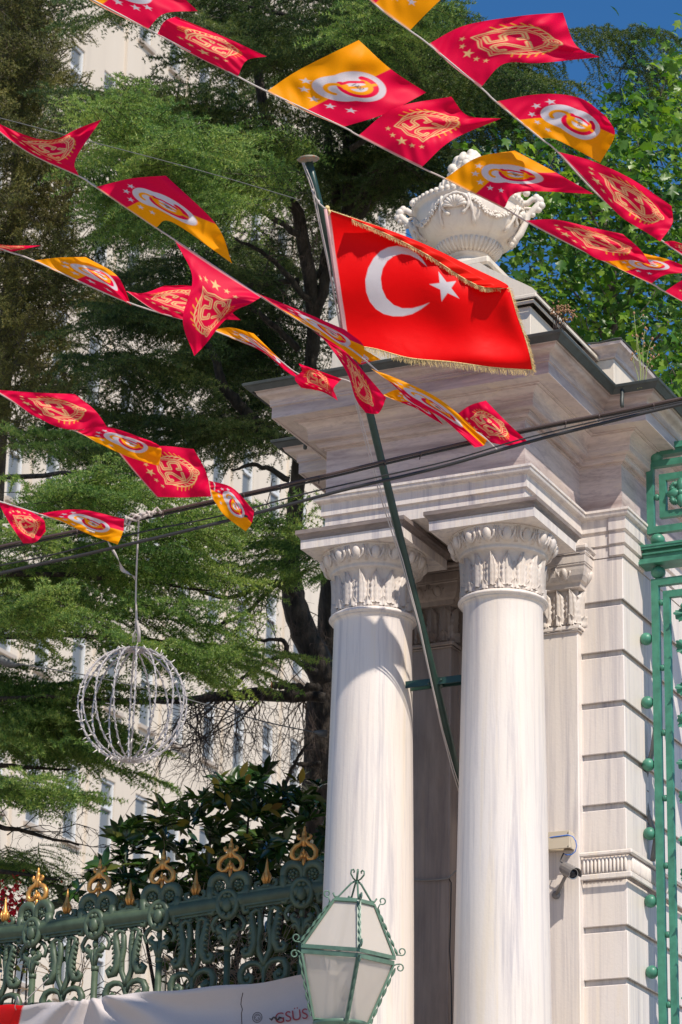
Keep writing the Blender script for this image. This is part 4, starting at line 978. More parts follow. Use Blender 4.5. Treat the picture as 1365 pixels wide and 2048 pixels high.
for i in range(len(PB) - 1):
    a0 = PB[i]; a1 = PB[i + 1]; T = a1 - a0; L = np.linalg.norm(T); T = T / L; mid = (a0 + a1) / 2; N = np.array([T[1], -T[0], 0]); N /= np.linalg.norm(N); Uz = np.array([0, 0, 1.0])
    b = MBT()
    for (z0, z1, n_) in ((0.034, 0.050, 0.034), (-0.050, -0.034, 0.034), (-.066, -.050, .018)):
        b.box8([a0 - N * n_ + Uz * z0, a1 - N * n_ + Uz * z0, a1 + N * n_ + Uz * z0, a0 + N * n_ + Uz * z0, a0 - N * n_ + Uz * z1, a1 - N * n_ + Uz * z1, a1 + N * n_ + Uz * z1, a0 + N * n_ + Uz * z1])
    nr = 46; pts = [a0 + T * L * t / (nr * 2) for t in range(nr * 2 + 1)]
    b.tube(pts, [0.031 + (0.003 if t % 2 else 0) for t in range(nr * 2 + 1)], 10)
    part('top_rail', b, M_FENCE, FN)
    sx = L / 0.455
    Q = lambda x, z, n=0.0: mid + T * x * sx + N * n + Uz * z
    b = MBT()
    b.lathe(Q(0, 0.075), [(0.004, 0), (0.012, 0.012), (0.022, 0.038), (0.025, 0.058), (0.022, 0.078), (0.013, 0.11), (0.008, 0.15), (0.002, 0.185)], 10)
    for q in range(6):
        a = q * PI / 3; d = T * math.cos(a) + N * math.sin(a); b.tube([Q(0, 0.085) + d * .012, Q(0, 0.125) + d * .027, Q(0, 0.158) + d * .022], [.004, .007, .002], 5)
    part('spear_finial', b, M_GOLD, FN)
    b = MBT()
    for s in (-1, 1):
        b.tube([Q(s * x, z) for x, z in ((.012, .05), (.012, .085), (.024, .062), (.050, .054), (.068, .075), (.062, .10), (.045, .105), (.043, .09))], [.010, .008, .010, .012, .012, .010, .008, .006], 8)
    b.tube([Q(0, .04), Q(0, .09)], .010, 8)
    part('cup_scrolls', b, M_FENCE, FN)
    b = MBT()
    for s in (-1, 1):
        b.tube([Q(s * x, z) for x, z in ((.012, -.07), (.042, -.085), (.030, -.12), (.026, -.2), (.040, -.28), (.035, -.36), (.010, -.42), (.0, -.46))], [.008, .010, .012, .013, .014, .013, .012, .012], 8)
        b.tube([Q(s * x, z, .006) for x, z in ((.02, -.10), (.055, -.08), (.085, -.10), (.078, -.16), (.062, -.24), (.062, -.31), (.085, -.37), (.118, -.375), (.130, -.345), (.112, -.325), (.100, -.345))], [.007, .010, .012, .015, .017, .018, .017, .014, .013, .011, .008], 8)
        for q in range(7):
            z0 = -.12 - q * .033; x0 = .078 - .016 * math.sin(min(1, q / 5) * PI / 2)
            b.tube([Q(s * x0, z0 - .02, .008), Q(s * (x0 + .022), z0 - .004, .018), Q(s * (x0 + .034), z0 - .018, .014)], [.009, .009, .004], 6)
            b.tube([Q(s * (.028), z0 - .01, .008), Q(s * (.044), z0 + .016, .012)], [.008, .003], 5)
        b.tube([Q(s * x, z, .0) for x, z in ((.006, -.50), (.02, -.455), (.05, -.435), (.085, -.43), (.122, -.445), (.142, -.49), (.138, -.545), (.108, -.575), (.078, -.56), (.072, -.525), (.094, -.505), (.112, -.525), (.102, -.542))], [.009, .010, .012, .013, .015, .016, .016, .015, .014, .013, .012, .011, .008], 8)
        b.ball(Q(s * .098, -.527, .008), .020, 10, 8)
        b.tube([Q(s * .10, -.57), Q(s * .10, -1.2)], .014, 8)
    b.lathe(Q(0, -.66), [(.012, 0), (.022, .01), (.022, .04), (.014, .05), (.012, .10), (.018, .16), (.012, .20), (.004, .22)], 10); b.tube([Q(0, -.65), Q(0, -1.2)], .016, 8)
    part('lyre_scrolls', b, M_FENCE, FN)
    b = MBT(); 
    for z0 in (-1.2, -3.0): b.box8([a0 - N * .02 + Uz * z0, a1 - N * .02 + Uz * z0, a1 + N * .02 + Uz * z0, a0 + N * .02 + Uz * z0, a0 - N * .02 + Uz * (z0 + .05), a1 - N * .02 + Uz * (z0 + .05), a1 + N * .02 + Uz * (z0 + .05), a0 + N * .02 + Uz * (z0 + .05)])
    part('lower_rail', b, M_FENCE, FN)

# ================================================================== BANNER tied to the fence
bp = [(-150, 2032, 20.4), (0, 2024, 19.95), (60, 2022, 19.8), (140, 2014, 19.6), (270, 1999, 19.38), (400, 1990, 19.22), (520, 1978, 19.12), (640, 1958, 19.05), (700, 1950, 19.03)]
top = np.array([at(*p) for p in bp]); top -= np.array([0.0, 0.24, 0])
ts = np.linspace(0, 1, len(bp)); na, nb_ = 300, 70; A = np.linspace(0, 1, na); B = np.linspace(0, 1, nb_)
tc = catmull(top, A); G3 = np.zeros((nb_, na, 3)); fd = -np.array([0.12, 1.0, 0]); fd /= np.linalg.norm(fd)
aa, bb = np.meshgrid(A, B)
cx = (aa - 0.42)
fold = 0.030 * np.sin(np.arctan2(bb * 0.55 + 0.03, cx) * 11) * np.exp(-((cx) ** 2 + (bb * .5) ** 2) * 9) + 0.022 * np.sin(aa * 9 + bb * 5) * bb + 0.035 * np.sin(bb * 16 + aa * 4) * np.exp(-bb * 2) * (0.3 + aa) * (bb > 0)
G3 = tc[None] + fd * fold[..., None] + np.stack([0 * bb, 0 * bb, -bb * 1.25 - 0.012 * np.sin(aa * PI * 6) ** 2 * (1 - bb)], -1)
cols = np.ones((nb_, na, 3)) * np.array((0.62, 0.55, 0.54)); redx = 0.243
cols = paint(cols, (aa - redx + bb * 0.22) * 10, (0.62, 0.01, 0.01), 0.05)
BN = thing('cloth_banner', (top[4][0], top[4][1], 0), 'creased white cloth banner with a red corner tied across the ornate fence', 'banner')
M_BAN = clothmat('banner_vinyl', 0.1, 0.4, 0.05)
clothobj('banner_sheet', G3, cols, M_BAN, parent=BN)
M_REDINK = mat('dark_red_ink', (0.30, 0.02, 0.03), 0.6); M_DARKINK = mat('dark_ink', (0.06, 0.045, 0.045), 0.6)
def textpart(body, px, py, depth, hpx, m, parent, name, push=0.05):
    cu = bpy.data.curves.new(name, 'FONT'); cu.body = body; cu.size = hpx * depth / F_PX * 1.42; cu.extrude = 0.0005
    o = bpy.data.objects.new(name, cu); C.objects.link(o)
    dg = bpy.context.evaluated_depsgraph_get(); me = bpy.data.meshes.new_from_object(o.evaluated_get(dg)); bpy.data.objects.remove(o); bpy.data.curves.remove(cu)
    V = np.array([v.co[:] for v in me.vertices]); p0 = at(px, py, depth); X = at(px + 50, py - 8, depth - 0.045) - p0; X /= np.linalg.norm(X); Z = np.array([0, 0, 1.0]); Z -= Z @ X * X; Z /= np.linalg.norm(Z); Nn = np.cross(X, Z)
    V2 = p0 + V[:, 0:1] * X + V[:, 1:2] * Z + Nn * (V[:, 2:3] + push) - ORG[parent.name]
    for v, c_ in zip(me.vertices, V2): v.co = c_
    me.materials.clear(); me.materials.append(m); o = bpy.data.objects.new(name, me); C.objects.link(o); o.parent = parent; return o
textpart('GSÜS', 584, 2066, 19.05, 21, M_REDINK, BN, 'banner_lettering', 0.33)
b = MB(); ec = at(529, 2054, 19.05) + fd * 0.33
Xb = np.array([0.9, -0.35, 0]); Xb /= np.linalg.norm(Xb); Zb = np.array([0, 0, 1.0])
for r_ in (0.033, 0.020): b.tube([ec + Xb * math.cos(t) * r_ + Zb * math.sin(t) * r_ for t in np.linspace(0, 2 * PI, 28)], 0.0022, 5)
for q in range(22):
    t = q * 2 * PI / 22; b.tube([ec + (Xb * math.cos(t) + Zb * math.sin(t)) * 0.024, ec + (Xb * math.cos(t) + Zb * math.sin(t)) * 0.030], 0.0013, 4)
b.tube([ec + Xb * x + Zb * z for x, z in ((.01, .01), (-.004, .013), (-.013, 0), (-.004, -.013), (.01, -.008), (.01, 0), (.002, 0))], 0.002, 5)
part('round_emblem', b, M_DARKINK, BN); b = MB()
b.tube([at(553 + q * 4, 2056 + 3 * math.sin(q * 2), 19.05) + fd * 0.33 for q in range(7)], [0.004, 0.009, 0.006, 0.010, 0.006, 0.009, 0.004], 6); part('dark_mark', b, M_DARKINK, BN)
b = MB(); b.tube([at(x, y, 19.15) + fd * 0.36 for x, y in ((502, 2007), (499, 2020), (498, 2030), (501, 2040), (499, 2048), (500, 2070))], 0.003, 5)
part('loose_thread', b, M_TWIG, BN)
b = MB()
b.tube([at(x, y, 19.7) for x, y in ((116, 1941), (92, 1962), (55, 1998), (35, 2022))], 0.004, 5); b.tube([at(x, y, 19.7) for x, y in ((118, 1941), (100, 1941))], 0.004, 5); part('tie_string', b, M_ROPE, BN)
for (x, y) in ((36, 2000), (285, 1966)): b = MB(); b.lathe(at(x, y, 19.5), [(0.024, -0.003), (0.026, 0), (0.024, 0.003)], 12, ax=(1, 0.3, 0.2)); b.tube([at(x - 2, y, 19.5), at(x - 6, y + 14, 19.55), at(x, y + 26, 19.6)], 0.003, 5); part('tie_string', b, M_ROPE, BN)

# ================================================================== OVERHEAD CABLES
def cable(pts, r, m, label, dist, n=8, bumps=None):
    P3 = np.array([at(x, y, dd if dd else dist) for x, y, dd in [(p + (None,))[:3] for p in pts]]); c_ = catmull(P3, np.linspace(0, 1, 90))
    b = MB(); b.tube(c_, r, n)
    if bumps:
        L = np.linalg.norm(np.diff(c_, axis=0), axis=1).sum()
        for t in bumps:
            q = catmull(P3, np.array([t, min(1, t + 0.002)])); ax_ = q[1] - q[0]
            b.lathe(q[0] - np.array([0, 0, r * 0.9]), [(r * 1.35, -0.004), (r * 1.45, 0), (r * 1.35, 0.004)], 10, ax=ax_); b.tube([q[0] - np.array([0, 0, r * 2]), q[0] - np.array([0.004, 0, r * 2 + 0.022])], 0.003, 5)
    return solo('overhead_cable', b, m, label, 'cable', 'cables strung across the street')
CD = 15.4
cable([(-300, 1162), (0, 1093), (140, 1064), (300, 1029), (500, 985), (650, 951), (830, 908), (1065, 856), (1230, 824), (1365, 796), (1560, 756)], 0.0085, M_CABLE2, 'thick brown upper cable with clips crossing in front of the cornice', CD, bumps=[0.21 + 0.058 * i + 0.012 * math.sin(i * 2.4) for i in range(13)])
cable([(-300, 1170), (0, 1099), (140, 1070), (300, 1035), (500, 990.5), (650, 957), (830, 914), (1065, 861), (1230, 828.5), (1365, 800), (1560, 760)], 0.007, M_CABLE, 'thin black cable lashed right beneath the thick brown one', CD + 0.01)
cable([(-300, 1222), (0, 1147), (200, 1102), (420, 1050), (560, 1014), (700, 977), (870, 937), (1065, 882), (1200, 848), (1365, 808), (1560, 765)], 0.0095, M_CABLE, 'lower thick black cable crossing the flagpole', CD - 0.15)
cable([(-300, 1190), (0, 1131), (120, 1106), (280, 1065), (450, 1030), (600, 990), (720, 962), (900, 921), (1065, 873), (1365, 803), (1560, 762)], 0.0045, M_CABLE, 'thinnest black wire between the upper and lower cables', CD - 0.1)
b = MB(); b.tube(catmull(np.array([at(x, y, 20.4) for x, y in ((-60, 1312), (0, 1322), (40, 1328), (200, 1356), (380, 1400), (520, 1441), (655, 1470))]), np.linspace(0, 1, 40)), 0.0045, 6)
b.tube([at(x, y, 20.4) for x, y in ((-8, 1317), (2, 1318), (14, 1325), (30, 1330), (42, 1329))], [0.02, 0.032, 0.034, 0.018, 0.008], 10)
b.tube([at(x, y, 20.4) for x, y in ((628, 1463), (640, 1466), (655, 1468))], [0.006, 0.022, 0.026], 10)
solo('span_wire', b, M_STEELW, 'thin guy wire with a pale clamp running behind the wire globe to the trunk', 'wire')
b = MB(); b.tube(catmull(np.array([at(x, y, 19.0) for x, y in ((-60, 222), (0, 236), (100, 262), (200, 288), (330, 322), (460, 358), (600, 400))]), np.linspace(0, 1, 40)), 0.0028, 5)
solo('span_wire', b, M_STEELW, 'very thin wire sagging across the cedar in the upper left', 'wire')

# ================================================================== WIRE GLOBE ORNAMENT
gc = at(265, 1409, CD); GR = 0.286
GL = thing('wire_globe_ornament', gc - np.array([0, 0, GR]), 'white wire globe wrapped in fairy lights hanging from the overhead cable', 'ornament')
b = MB(); bl_ = MB(); rs = random.Random(9); wr = MB()
nm_ = 16
for k in range(nm_):
    a = k * 2 * PI / nm_ + 0.11
    pts = []
    for i in range(25):
        t = -PI / 2 * 0.97 + PI * 0.97 * i / 24; pts.append(gc + np.array([math.cos(a) * math.cos(t), math.sin(a) * math.cos(t), 0]) * GR * (1.0) + np.array([0, 0, math.sin(t) * GR * 1.07]))
    b.tube(pts, 0.0042, 6)
    w_ = []
    for i in range(97):
        t = -PI / 2 * 0.95 + PI * 0.95 * i / 96; rd = np.array([math.cos(a) * math.cos(t), math.sin(a) * math.cos(t), math.sin(t)]); tg = np.array([-math.sin(a), math.cos(a), 0])
        w_.append(gc + rd * (GR + 0.006 * math.sin(i * 1.1 + k)) * np.array([1, 1, 1.07]) + tg * 0.007 * math.cos(i * 1.1 + k))
    wr.tube(w_, 0.0019, 4)
    for i in range(9):
        t = R(-72 + 17 * i + rs.uniform(-5, 5)); rd = np.array([math.cos(a) * math.cos(t), math.sin(a) * math.cos(t), math.sin(t) * 1.07]); c0 = gc + rd * GR
        dr = rd + np.array([rs.uniform(-.9, .9), rs.uniform(-.9, .9), rs.uniform(-.5, .5)]); dr /= np.linalg.norm(dr)
        bl_.tube([c0, c0 + dr * 0.018, c0 + dr * 0.030], [0.0032, 0.0032, 0.0015], 5)
for z in (1, -1): b.tube([gc + np.array([0.035 * math.cos(t), 0.035 * math.sin(t), z * GR * 1.065]) for t in np.linspace(0, 2 * PI, 16)], 0.007, 6)
part('globe_frame', b, M_WIREW, GL); part('light_string', wr, M_WIREW, GL); part('light_bulbs', bl_, M_BULB, GL, kind='stuff')
b = MB()
b.tube([at(x, y, CD) for x, y in ((277, 1036), (277.5, 1060), (275, 1100), (273, 1150), (272, 1200), (274, 1240), (278, 1262), (279, 1284))], [0.0045, 0.0045, 0.0045, 0.0045, 0.0045, 0.006, 0.010, 0.008], 7)
b.tube([at(x, y, CD + 0.01) for x, y in ((279, 1036), (276, 1100), (273, 1170), (272, 1230), (271, 1262), (270, 1284))], 0.0028, 5)
b.tube([at(x, y, CD) for x, y in ((266, 1285), (267, 1268), (272, 1260), (276, 1270), (275, 1285))], 0.003, 5)
part('hanging_cord', b, M_ROPE, GL)
b = MB(); rs = random.Random(2)
for k in range(16):
    x0 = 248 + k * 4.2; b.tube([at(x0 + rs.uniform(-6, 6), 1040 - k * 1.1 + rs.uniform(-9, 6), CD - 0.02), at(x0 + 4, 1036 - k * 1.1 + rs.uniform(-6, 8), CD - 0.035), at(x0 + 10 + rs.uniform(-4, 8), 1036 - k * 1.1 + rs.uniform(-8, 8), CD - 0.02)], rs.uniform(0.005, 0.009), 6)
b.lathe(at(322, 1026, CD), [(0.012, -0.004), (0.014, 0), (0.012, 0.004)], 12); b.tube([at(x, y, CD - 0.02) for x, y in ((262, 1040), (256, 1052), (250, 1046), (245, 1038))], 0.008, 6)
part('knotted_rope', b, M_ROPE, GL)
b = MB()
rb = catmull(np.array([at(x, y, CD + 0.0) for x, y in ((190, 1065), (212, 1078), (225, 1098), (238, 1122), (246, 1140), (258, 1147), (268, 1152), (270, 1160))]), np.linspace(0, 1, 50)); V = []
for i, p in enumerate(rb):
    an = i * 0.22; w = RTV * math.cos(an) * 0.011 + UPV * 0.004 + _fw * math.sin(an) * 0.011; V += [p - w, p + w, p + w + _fw * 0.001, p - w + _fw * 0.001]
b.add(V, [(4 * i + j, 4 * i + (j + 1) % 4, 4 * i + 4 + (j + 1) % 4, 4 * i + 4 + j) for i in range(49) for j in range(4)], True)
solo('twisted_ribbon', b, M_ROPE, 'pale twisted ribbon end trailing from the lowest bunting to the globe cord', 'ribbon')

# ================================================================== BUNTING
RED = (0.82, 0.001, 0.055); YEL = (1.0, 0.36, 0.0); WHT = (0.68, 0.62, 0.66); GLD = (0.88, 0.56, 0.24); DRK = (0.05, 0.04, 0.05)
def arcpts(cx, cy, r, a0, a1, n=18, ry=None):
    ry = ry or r; return [(cx + r * math.cos(R(a0 + (a1 - a0) * i / n)), cy + ry * math.sin(R(a0 + (a1 - a0) * i / n))) for i in range(n + 1)]
def pat_crest(X, Y, swap, aa_):
    c = np.ones(X.shape + (3,)) * np.array(YEL); c = paint(c, 0.5 - X, RED, aa_)
    if swap: c = np.ones(X.shape + (3,)) * np.array(RED); c = paint(c, 0.5 - X, YEL, aa_)
    ring = (0.53, 0.80)
    d = np.minimum(np.hypot(X - ring[0], (Y - ring[1])) - 0.265, np.hypot(X - 0.44, Y - 0.62) - 0.225)
    d = np.minimum(d, d_seg(X, Y, (0.44, 0.62), ring) - 0.235)
    c = paint(c, d, WHT, aa_)
    c = paint(c, d_path(X, Y, arcpts(*ring, 0.165, -150, 120)) - 0.032, RED, aa_)
    c = paint(c, d_path(X, Y, arcpts(*ring, 0.115, -140, 110)) - 0.026, YEL, aa_)
    c = paint(c, d_path(X, Y, [(0.60, 0.96), (0.54, 0.80), (0.47, 0.70)]) - 0.022, YEL, aa_)
    c = paint(c, d_path(X, Y, arcpts(0.43, 0.60, 0.095, 60, 300)) - 0.024, YEL, aa_)
    c = paint(c, d_path(X, Y, [(0.50, 0.90), (0.42, 0.80), (0.40, 0.72)]) - 0.02, RED, aa_)
    # small date numerals in the ring
    for gx, strokes in ((0.478, [[(0, 0), (0, 0.05)]]), (0.503, [arcpts(0.008, 0.015, 0.010, 0, 360, 8), [(0.018, 0.015), (0.012, 0.05)]]), (0.533, [arcpts(0.008, 0.025, 0.010, 0, 360, 10, 0.024)]), (0.563, [[(0.018, 0), (0.002, 0), (0, 0.022), (0.014, 0.022), (0.018, 0.036), (0.010, 0.05), (0, 0.05)]])):
        for st_ in strokes: c = paint(c, d_path(X, Y, [(gx + x, 0.775 + y) for x, y in st_]) - 0.0045, DRK, aa_)
    for (sx, sy) in ((0.16, 0.52), (0.24, 0.36), (0.41, 0.27), (0.60, 0.28), (0.78, 0.38)): c = paint(c, sdpoly(X, Y, starpts(sx, sy, 0.062)), WHT, aa_)
    return c
def numeral_two(x, y, w, h): return [(x, y + .22 * h), (x, y + .08 * h), (x + .15 * w, y), (x + .85 * w, y), (x + w, y + .1 * h), (x + w, y + .36 * h), (x + .1 * w, y + .82 * h), (x + .1 * w, y + h), (x + w, y + h)]
def numeral_five(x, y, w, h): return [(x + w, y), (x + .08 * w, y), (x + .05 * w, y + .42 * h), (x + .8 * w, y + .42 * h), (x + w, y + .55 * h), (x + w, y + .85 * h), (x + .85 * w, y + h), (x, y + h), (x, y + .82 * h)]
def pat_numbers(X, Y, aa_):
    c = np.ones(X.shape + (3,)) * np.array(RED)
    for s in (-1, 1):
        for i in range(9):
            t = i / 8; an = R(200 - 108 * t); cx0 = 0.5 + s * (0.30 * -math.cos(an)) * 1.02; cy0 = 0.76 + 0.34 * math.sin(an) * 1.0
            for sg in (-1, 1):
                dx, dy = s * (-math.sin(an)) * -1, math.cos(an); 
                ex = cx0 + s * (0.055 * -math.cos(an)) * sg * 0.9 + s * 0.02; ey = cy0 - 0.060 + 0.02 * sg
                c = paint(c, d_seg(X, Y, (cx0, cy0), (ex, ey)) - 0.0075, (0.86, 0.40, 0.03) if sg > 0 else GLD, aa_)
        c = paint(c, d_path(X, Y, [(0.5 + s * 0.30 * -math.cos(R(200 - 108 * t)), 0.76 + 0.34 * math.sin(R(200 - 108 * t))) for t in np.linspace(0, 1, 10)]) - 0.008, GLD, aa_)
    shield = [(0.26, 0.42), (0.36, 0.455), (0.5, 0.42), (0.64, 0.455), (0.74, 0.42), (0.755, 0.60), (0.72, 0.85), (0.62, 0.98), (0.5, 1.04), (0.38, 0.98), (0.28, 0.85), (0.245, 0.60)]
    sdv = sdpoly(X, Y, shield); c = paint(c, sdv, RED, aa_); c = paint(c, np.abs(sdv) - 0.009, GLD, aa_); c = paint(c, np.abs(sdv + 0.030) - 0.005, GLD, aa_)
    for num in (numeral_two(0.325, 0.53, 0.135, 0.30), numeral_five(0.535, 0.53, 0.135, 0.30)):
        d = d_path(X, Y, num); c = paint(c, d - 0.027, GLD, aa_); c = paint(c, d - 0.006, RED, aa_)
    dr = np.hypot(X - 0.5, Y - 1.085); c = paint(c, dr - 0.075, RED, aa_); c = paint(c, np.abs(dr - 0.062) - 0.009, GLD, aa_)
    c = paint(c, d_path(X, Y, [(0.525, 1.06), (0.49, 1.055), (0.475, 1.085), (0.49, 1.115), (0.52, 1.11), (0.522, 1.088), (0.505, 1.088)]) - 0.007, GLD, aa_)
    for i in range(7): 
        a = R(205 + i * 21.6); c = paint(c, np.hypot(X - 0.5 - 0.105 * math.cos(a), Y - 1.085 - 0.105 * math.sin(a)) - 0.010, GLD, aa_)
    for (sx, sy, r_) in ((0.22, 0.33, 0.040), (0.34, 0.28, 0.045), (0.50, 0.27, 0.082), (0.66, 0.28, 0.045), (0.78, 0.33, 0.040)): c = paint(c, sdpoly(X, Y, starpts(sx, sy, r_)), GLD, aa_)
    return c
def pennant(rows, dist, kind, label, flip=True, swap=False, w=0.03, ph=0.0, tilt=0.0, na=150, nb=170, twist=0.0):
    G2, A, B = lattice(rows, na, nb); aa_, bb_ = np.meshgrid(A, B)
    dep = dist + tilt * bb_ + twist * (aa_ - 0.5) * bb_ + w * np.sin(bb_ * 5.5 + aa_ * 2.2 + ph) * bb_ ** 0.6 + w * 0.35 * np.sin(bb_ * 12 - aa_ * 5 + ph * 2) * bb_ + w * 0.15 * np.sin(aa_ * 17 + ph) * bb_ + w * 0.10 * np.sin((aa_ * 0.8 + bb_) * 31 + ph * 5) * np.abs(np.sin(aa_ * 3 + ph)) ** 3
    G3 = atv(np.stack([G2[..., 0].ravel(), G2[..., 1].ravel(), dep.ravel()], -1)).reshape(G2.shape[:2] + (3,))
    X = 1 - aa_ if flip else aa_; Y = bb_ * 1.28
    c = pat_crest(X, Y, swap, 0.010) if kind == 'crest' else pat_numbers(X, Y, 0.010)
    hem = paint(c, (bb_ - 0.02) * 1.0, (0.60, 0.42, 0.40) if kind != 'crest' else tuple(0.5 * x + 0.25 for x in YEL), 0.01); c = c * 0.35 + hem * 0.65
    o = clothobj('bunting_pennant', G3, c, M_PENN); o['label'] = label; o['category'] = 'pennant'; o['group'] = 'pennants strung over the street'
    return o
S1, S2, S3, S4, S5, S6 = 15.0, 14.6, 15.3, 15.8, 15.2, 15.0
pennant([[(110, -45), (200, 12), (296, 58)], [(190, -80), (255, -25), (330, 27)], [(300, -110), (345, -30), (396, 22)]], S1, 'crest', 'crest pennant cut by the top edge, its gold C and pale disc showing', swap=True, w=0.03, ph=1.0, tilt=0.05)
pennant([[(315, 68), (395, 114), (476, 153)], [(329, 43), (425, 92), (494, 121)], [(352, 33), (448, 73), (534, 113)]], S1, 'numbers', 'short red pennant with an upside-down 25 just below the topmost crest pennant at left', w=0.03, ph=2.0)
pennant([[(535, 182), (610, 222), (687, 254)], [(598, 140), (690, 182), (772, 227)], [(718, 80), (782, 138), (853, 185)]], S1, 'crest', 'large crest pennant, yellow upper left and red lower right, above the flagpole cap', flip=False, w=0.045, ph=0.6, tilt=0.06)
pennant([[(717, 271), (783, 305), (843, 335)], [(790, 216), (838, 254), (905, 280)], [(903, 193), (936, 231), (1003, 237)]], S1 - 0.05, 'numbers', 'red numeral pennant with a long thin tail, overlapping the large crest pennant', w=0.045, ph=2.4, tilt=0.05)
pennant([[(680, -60), (750, 8), (820, 61)], [(740, -110), (810, -50), (878, 3)], [(800, -140), (870, -110), (950, -60)]], S2, 'crest', 'orange pennant with white stars cut off by the top edge, right of centre', flip=False, swap=True, w=0.03)
pennant([[(857, 88), (905, 132), (962, 175)], [(930, 51), (960, 95), (1008, 128)], [(1040, 32), (1060, 80), (1080, 126)], [(1126, 25), (1152, 90), (1200, 114)]], S2, 'numbers', 'wide dark red 25 pennant against the blue sky corner, lower edge folded straight', w=0.05, ph=1.2, tilt=0.05)
pennant([[(992, 203), (1037, 240), (1081, 276)], [(1082, 188), (1090, 236), (1112, 279)], [(1160, 196), (1170, 246), (1160, 303)], [(1214, 234), (1230, 270), (1201, 326)]], S2, 'crest', 'crest pennant, red over orange, curling down over the plane leaves, above the urn', flip=False, swap=True, w=0.045, ph=0.2)
pennant([[(890, 357), (950, 388), (1008, 416)], [(955, 315), (1005, 350), (1042, 384)], [(1030, 301), (1112, 345), (1188, 388)]], S1 - 0.1, 'crest', 'yellow and red crest pennant directly in front of the stone urn', flip=False, w=0.04, ph=1.5)
pennant([[(1115, 303), (1160, 348), (1208, 400)], [(1185, 322), (1215, 372), (1247, 437)], [(1262, 357), (1288, 412), (1290, 463)], [(1344, 412), (1345, 447), (1321, 483)]], S2 - 0.1, 'numbers', 'sunlit red 25 pennant hanging over the plane leaves near the right edge', w=0.04, ph=2.2)
pennant([[(1328, 484), (1370, 512), (1420, 545)], [(1338, 482), (1385, 506), (1432, 540)], [(1348, 482), (1400, 500), (1450, 530)]], S2 - 0.12, 'numbers', 'sliver of a red pennant at the right edge, just under the sunlit 25 pennant', w=0.01)
pennant([[(1050, 441), (1105, 470), (1162, 499)], [(1110, 439), (1150, 470), (1205, 521)], [(1180, 454), (1222, 487), (1262, 520)], [(1246, 468), (1280, 498), (1303, 530)]], S1 - 0.1, 'numbers', 'flattened red numeral pennant with gold wreath to the right of the urn handle', w=0.03, ph=2.9)
pennant([[(1205, 520), (1250, 543), (1303, 567)], [(1243, 510), (1292, 531), (1334, 549)], [(1288, 507), (1340, 520), (1400, 545)]], S1 - 0.03, 'crest', 'crest pennant with orange top peeking out behind the flattened red numeral one', flip=False, w=0.02, ph=0.5)
pennant([[(1330, 583), (1365, 603), (1420, 630)], [(1362, 562), (1400, 585), (1450, 614)], [(1400, 545), (1440, 570), (1480, 600)]], S1 - 0.15, 'numbers', 'lowest red pennant corner at the right picture edge', w=0.02)
pennant([[(-50, 222), (50, 300), (158, 352)], [(30, 262), (100, 306), (152, 318)], [(107, 288), (146, 262), (203, 239)]], S3, 'numbers', 'folded red pennant at the left edge with one corner flicked up to a point', w=0.05, ph=0.7, tilt=0.03)
pennant([[(192, 374), (252, 415), (312, 455)], [(262, 357), (306, 402), (346, 445)], [(332, 351), (432, 448), (465, 527)]], S3, 'crest', 'crest pennant, red top and orange bottom, with a long point over the dark cedar', flip=False, swap=True, w=0.035, ph=0.3, tilt=-0.03)
pennant([[(350, 480), (432, 535), (523, 594)], [(385, 555), (430, 590), (500, 608)], [(366, 640), (420, 638), (470, 622)], [(389, 712), (412, 688), (440, 651)]], S3 - 0.05, 'numbers', 'large bright pink pennant hanging to a point, white 25 shield showing', flip=True, w=0.045, ph=1.8, tilt=-0.14)
pennant([[(68, 521), (150, 560), (252, 603)], [(118, 515), (188, 548), (256, 606)], [(172, 514), (235, 552), (263, 611)]], S4, 'crest', 'yellow crest pennant with a narrow red lower edge at far left', flip=False, w=0.035, ph=0.9)
pennant([[(252, 582), (320, 626), (405, 648)], [(287, 586), (345, 602), (440, 640)], [(330, 571), (400, 577), (482, 640)]], S4, 'numbers', 'red numeral pennant half hidden behind the large pink pointed one', w=0.03, ph=2.2, tilt=0.05)
pennant([[(426, 660), (482, 684), (538, 706)], [(462, 655), (515, 688), (572, 742)], [(508, 667), (560, 718), (604, 760)]], S4, 'crest', 'narrow twisted orange and red crest pennant left of the cornice corner', flip=False, w=0.03, ph=0.4)
pennant([[(603, 776), (645, 784), (676, 801)], [(590, 757), (640, 772), (672, 790)], [(604, 742), (636, 748), (668, 776)], [(598, 727), (640, 742), (684, 758)]], S4 - 0.05, 'numbers', 'crumpled bright pink pennant against the left end of the cornice', w=0.06, ph=0.6, tilt=-0.1)
pennant([[(512, 585), (562, 618), (630, 660)], [(598, 620), (642, 655), (682, 698)], [(690, 659), (728, 692), (722, 728)]], S3, 'crest', 'long thin crest pennant stretching to the hoist of the big flag', flip=False, swap=True, w=0.03, ph=1.3, tilt=0.04)
pennant([[(704, 690), (708, 700), (712, 712)], [(730, 700), (722, 716), (716, 727)], [(762, 719), (744, 723), (724, 729)]], S3 + 0.1, 'crest', 'small orange pennant tip sticking out behind the pole under the big flag', flip=False, w=0.01)
pennant([[(625, 660), (642, 674), (656, 686)], [(690, 702), (696, 722), (694, 745)], [(738, 755), (722, 778), (712, 798)], [(773, 796), (758, 826), (732, 826)]], S3 - 0.1, 'numbers', 'leaf shaped red pennant hanging down over the flagpole below the big flag', w=0.05, ph=1.0, tilt=-0.06)
pennant([[(766, 790), (797, 803), (835, 817)], [(798, 779), (832, 806), (860, 834)], [(838, 795), (868, 828), (888, 850)]], S3 + 0.05, 'crest', 'short yellow and red twisted pennant just right of the leaf shaped red one', flip=False, w=0.03, ph=0.5)
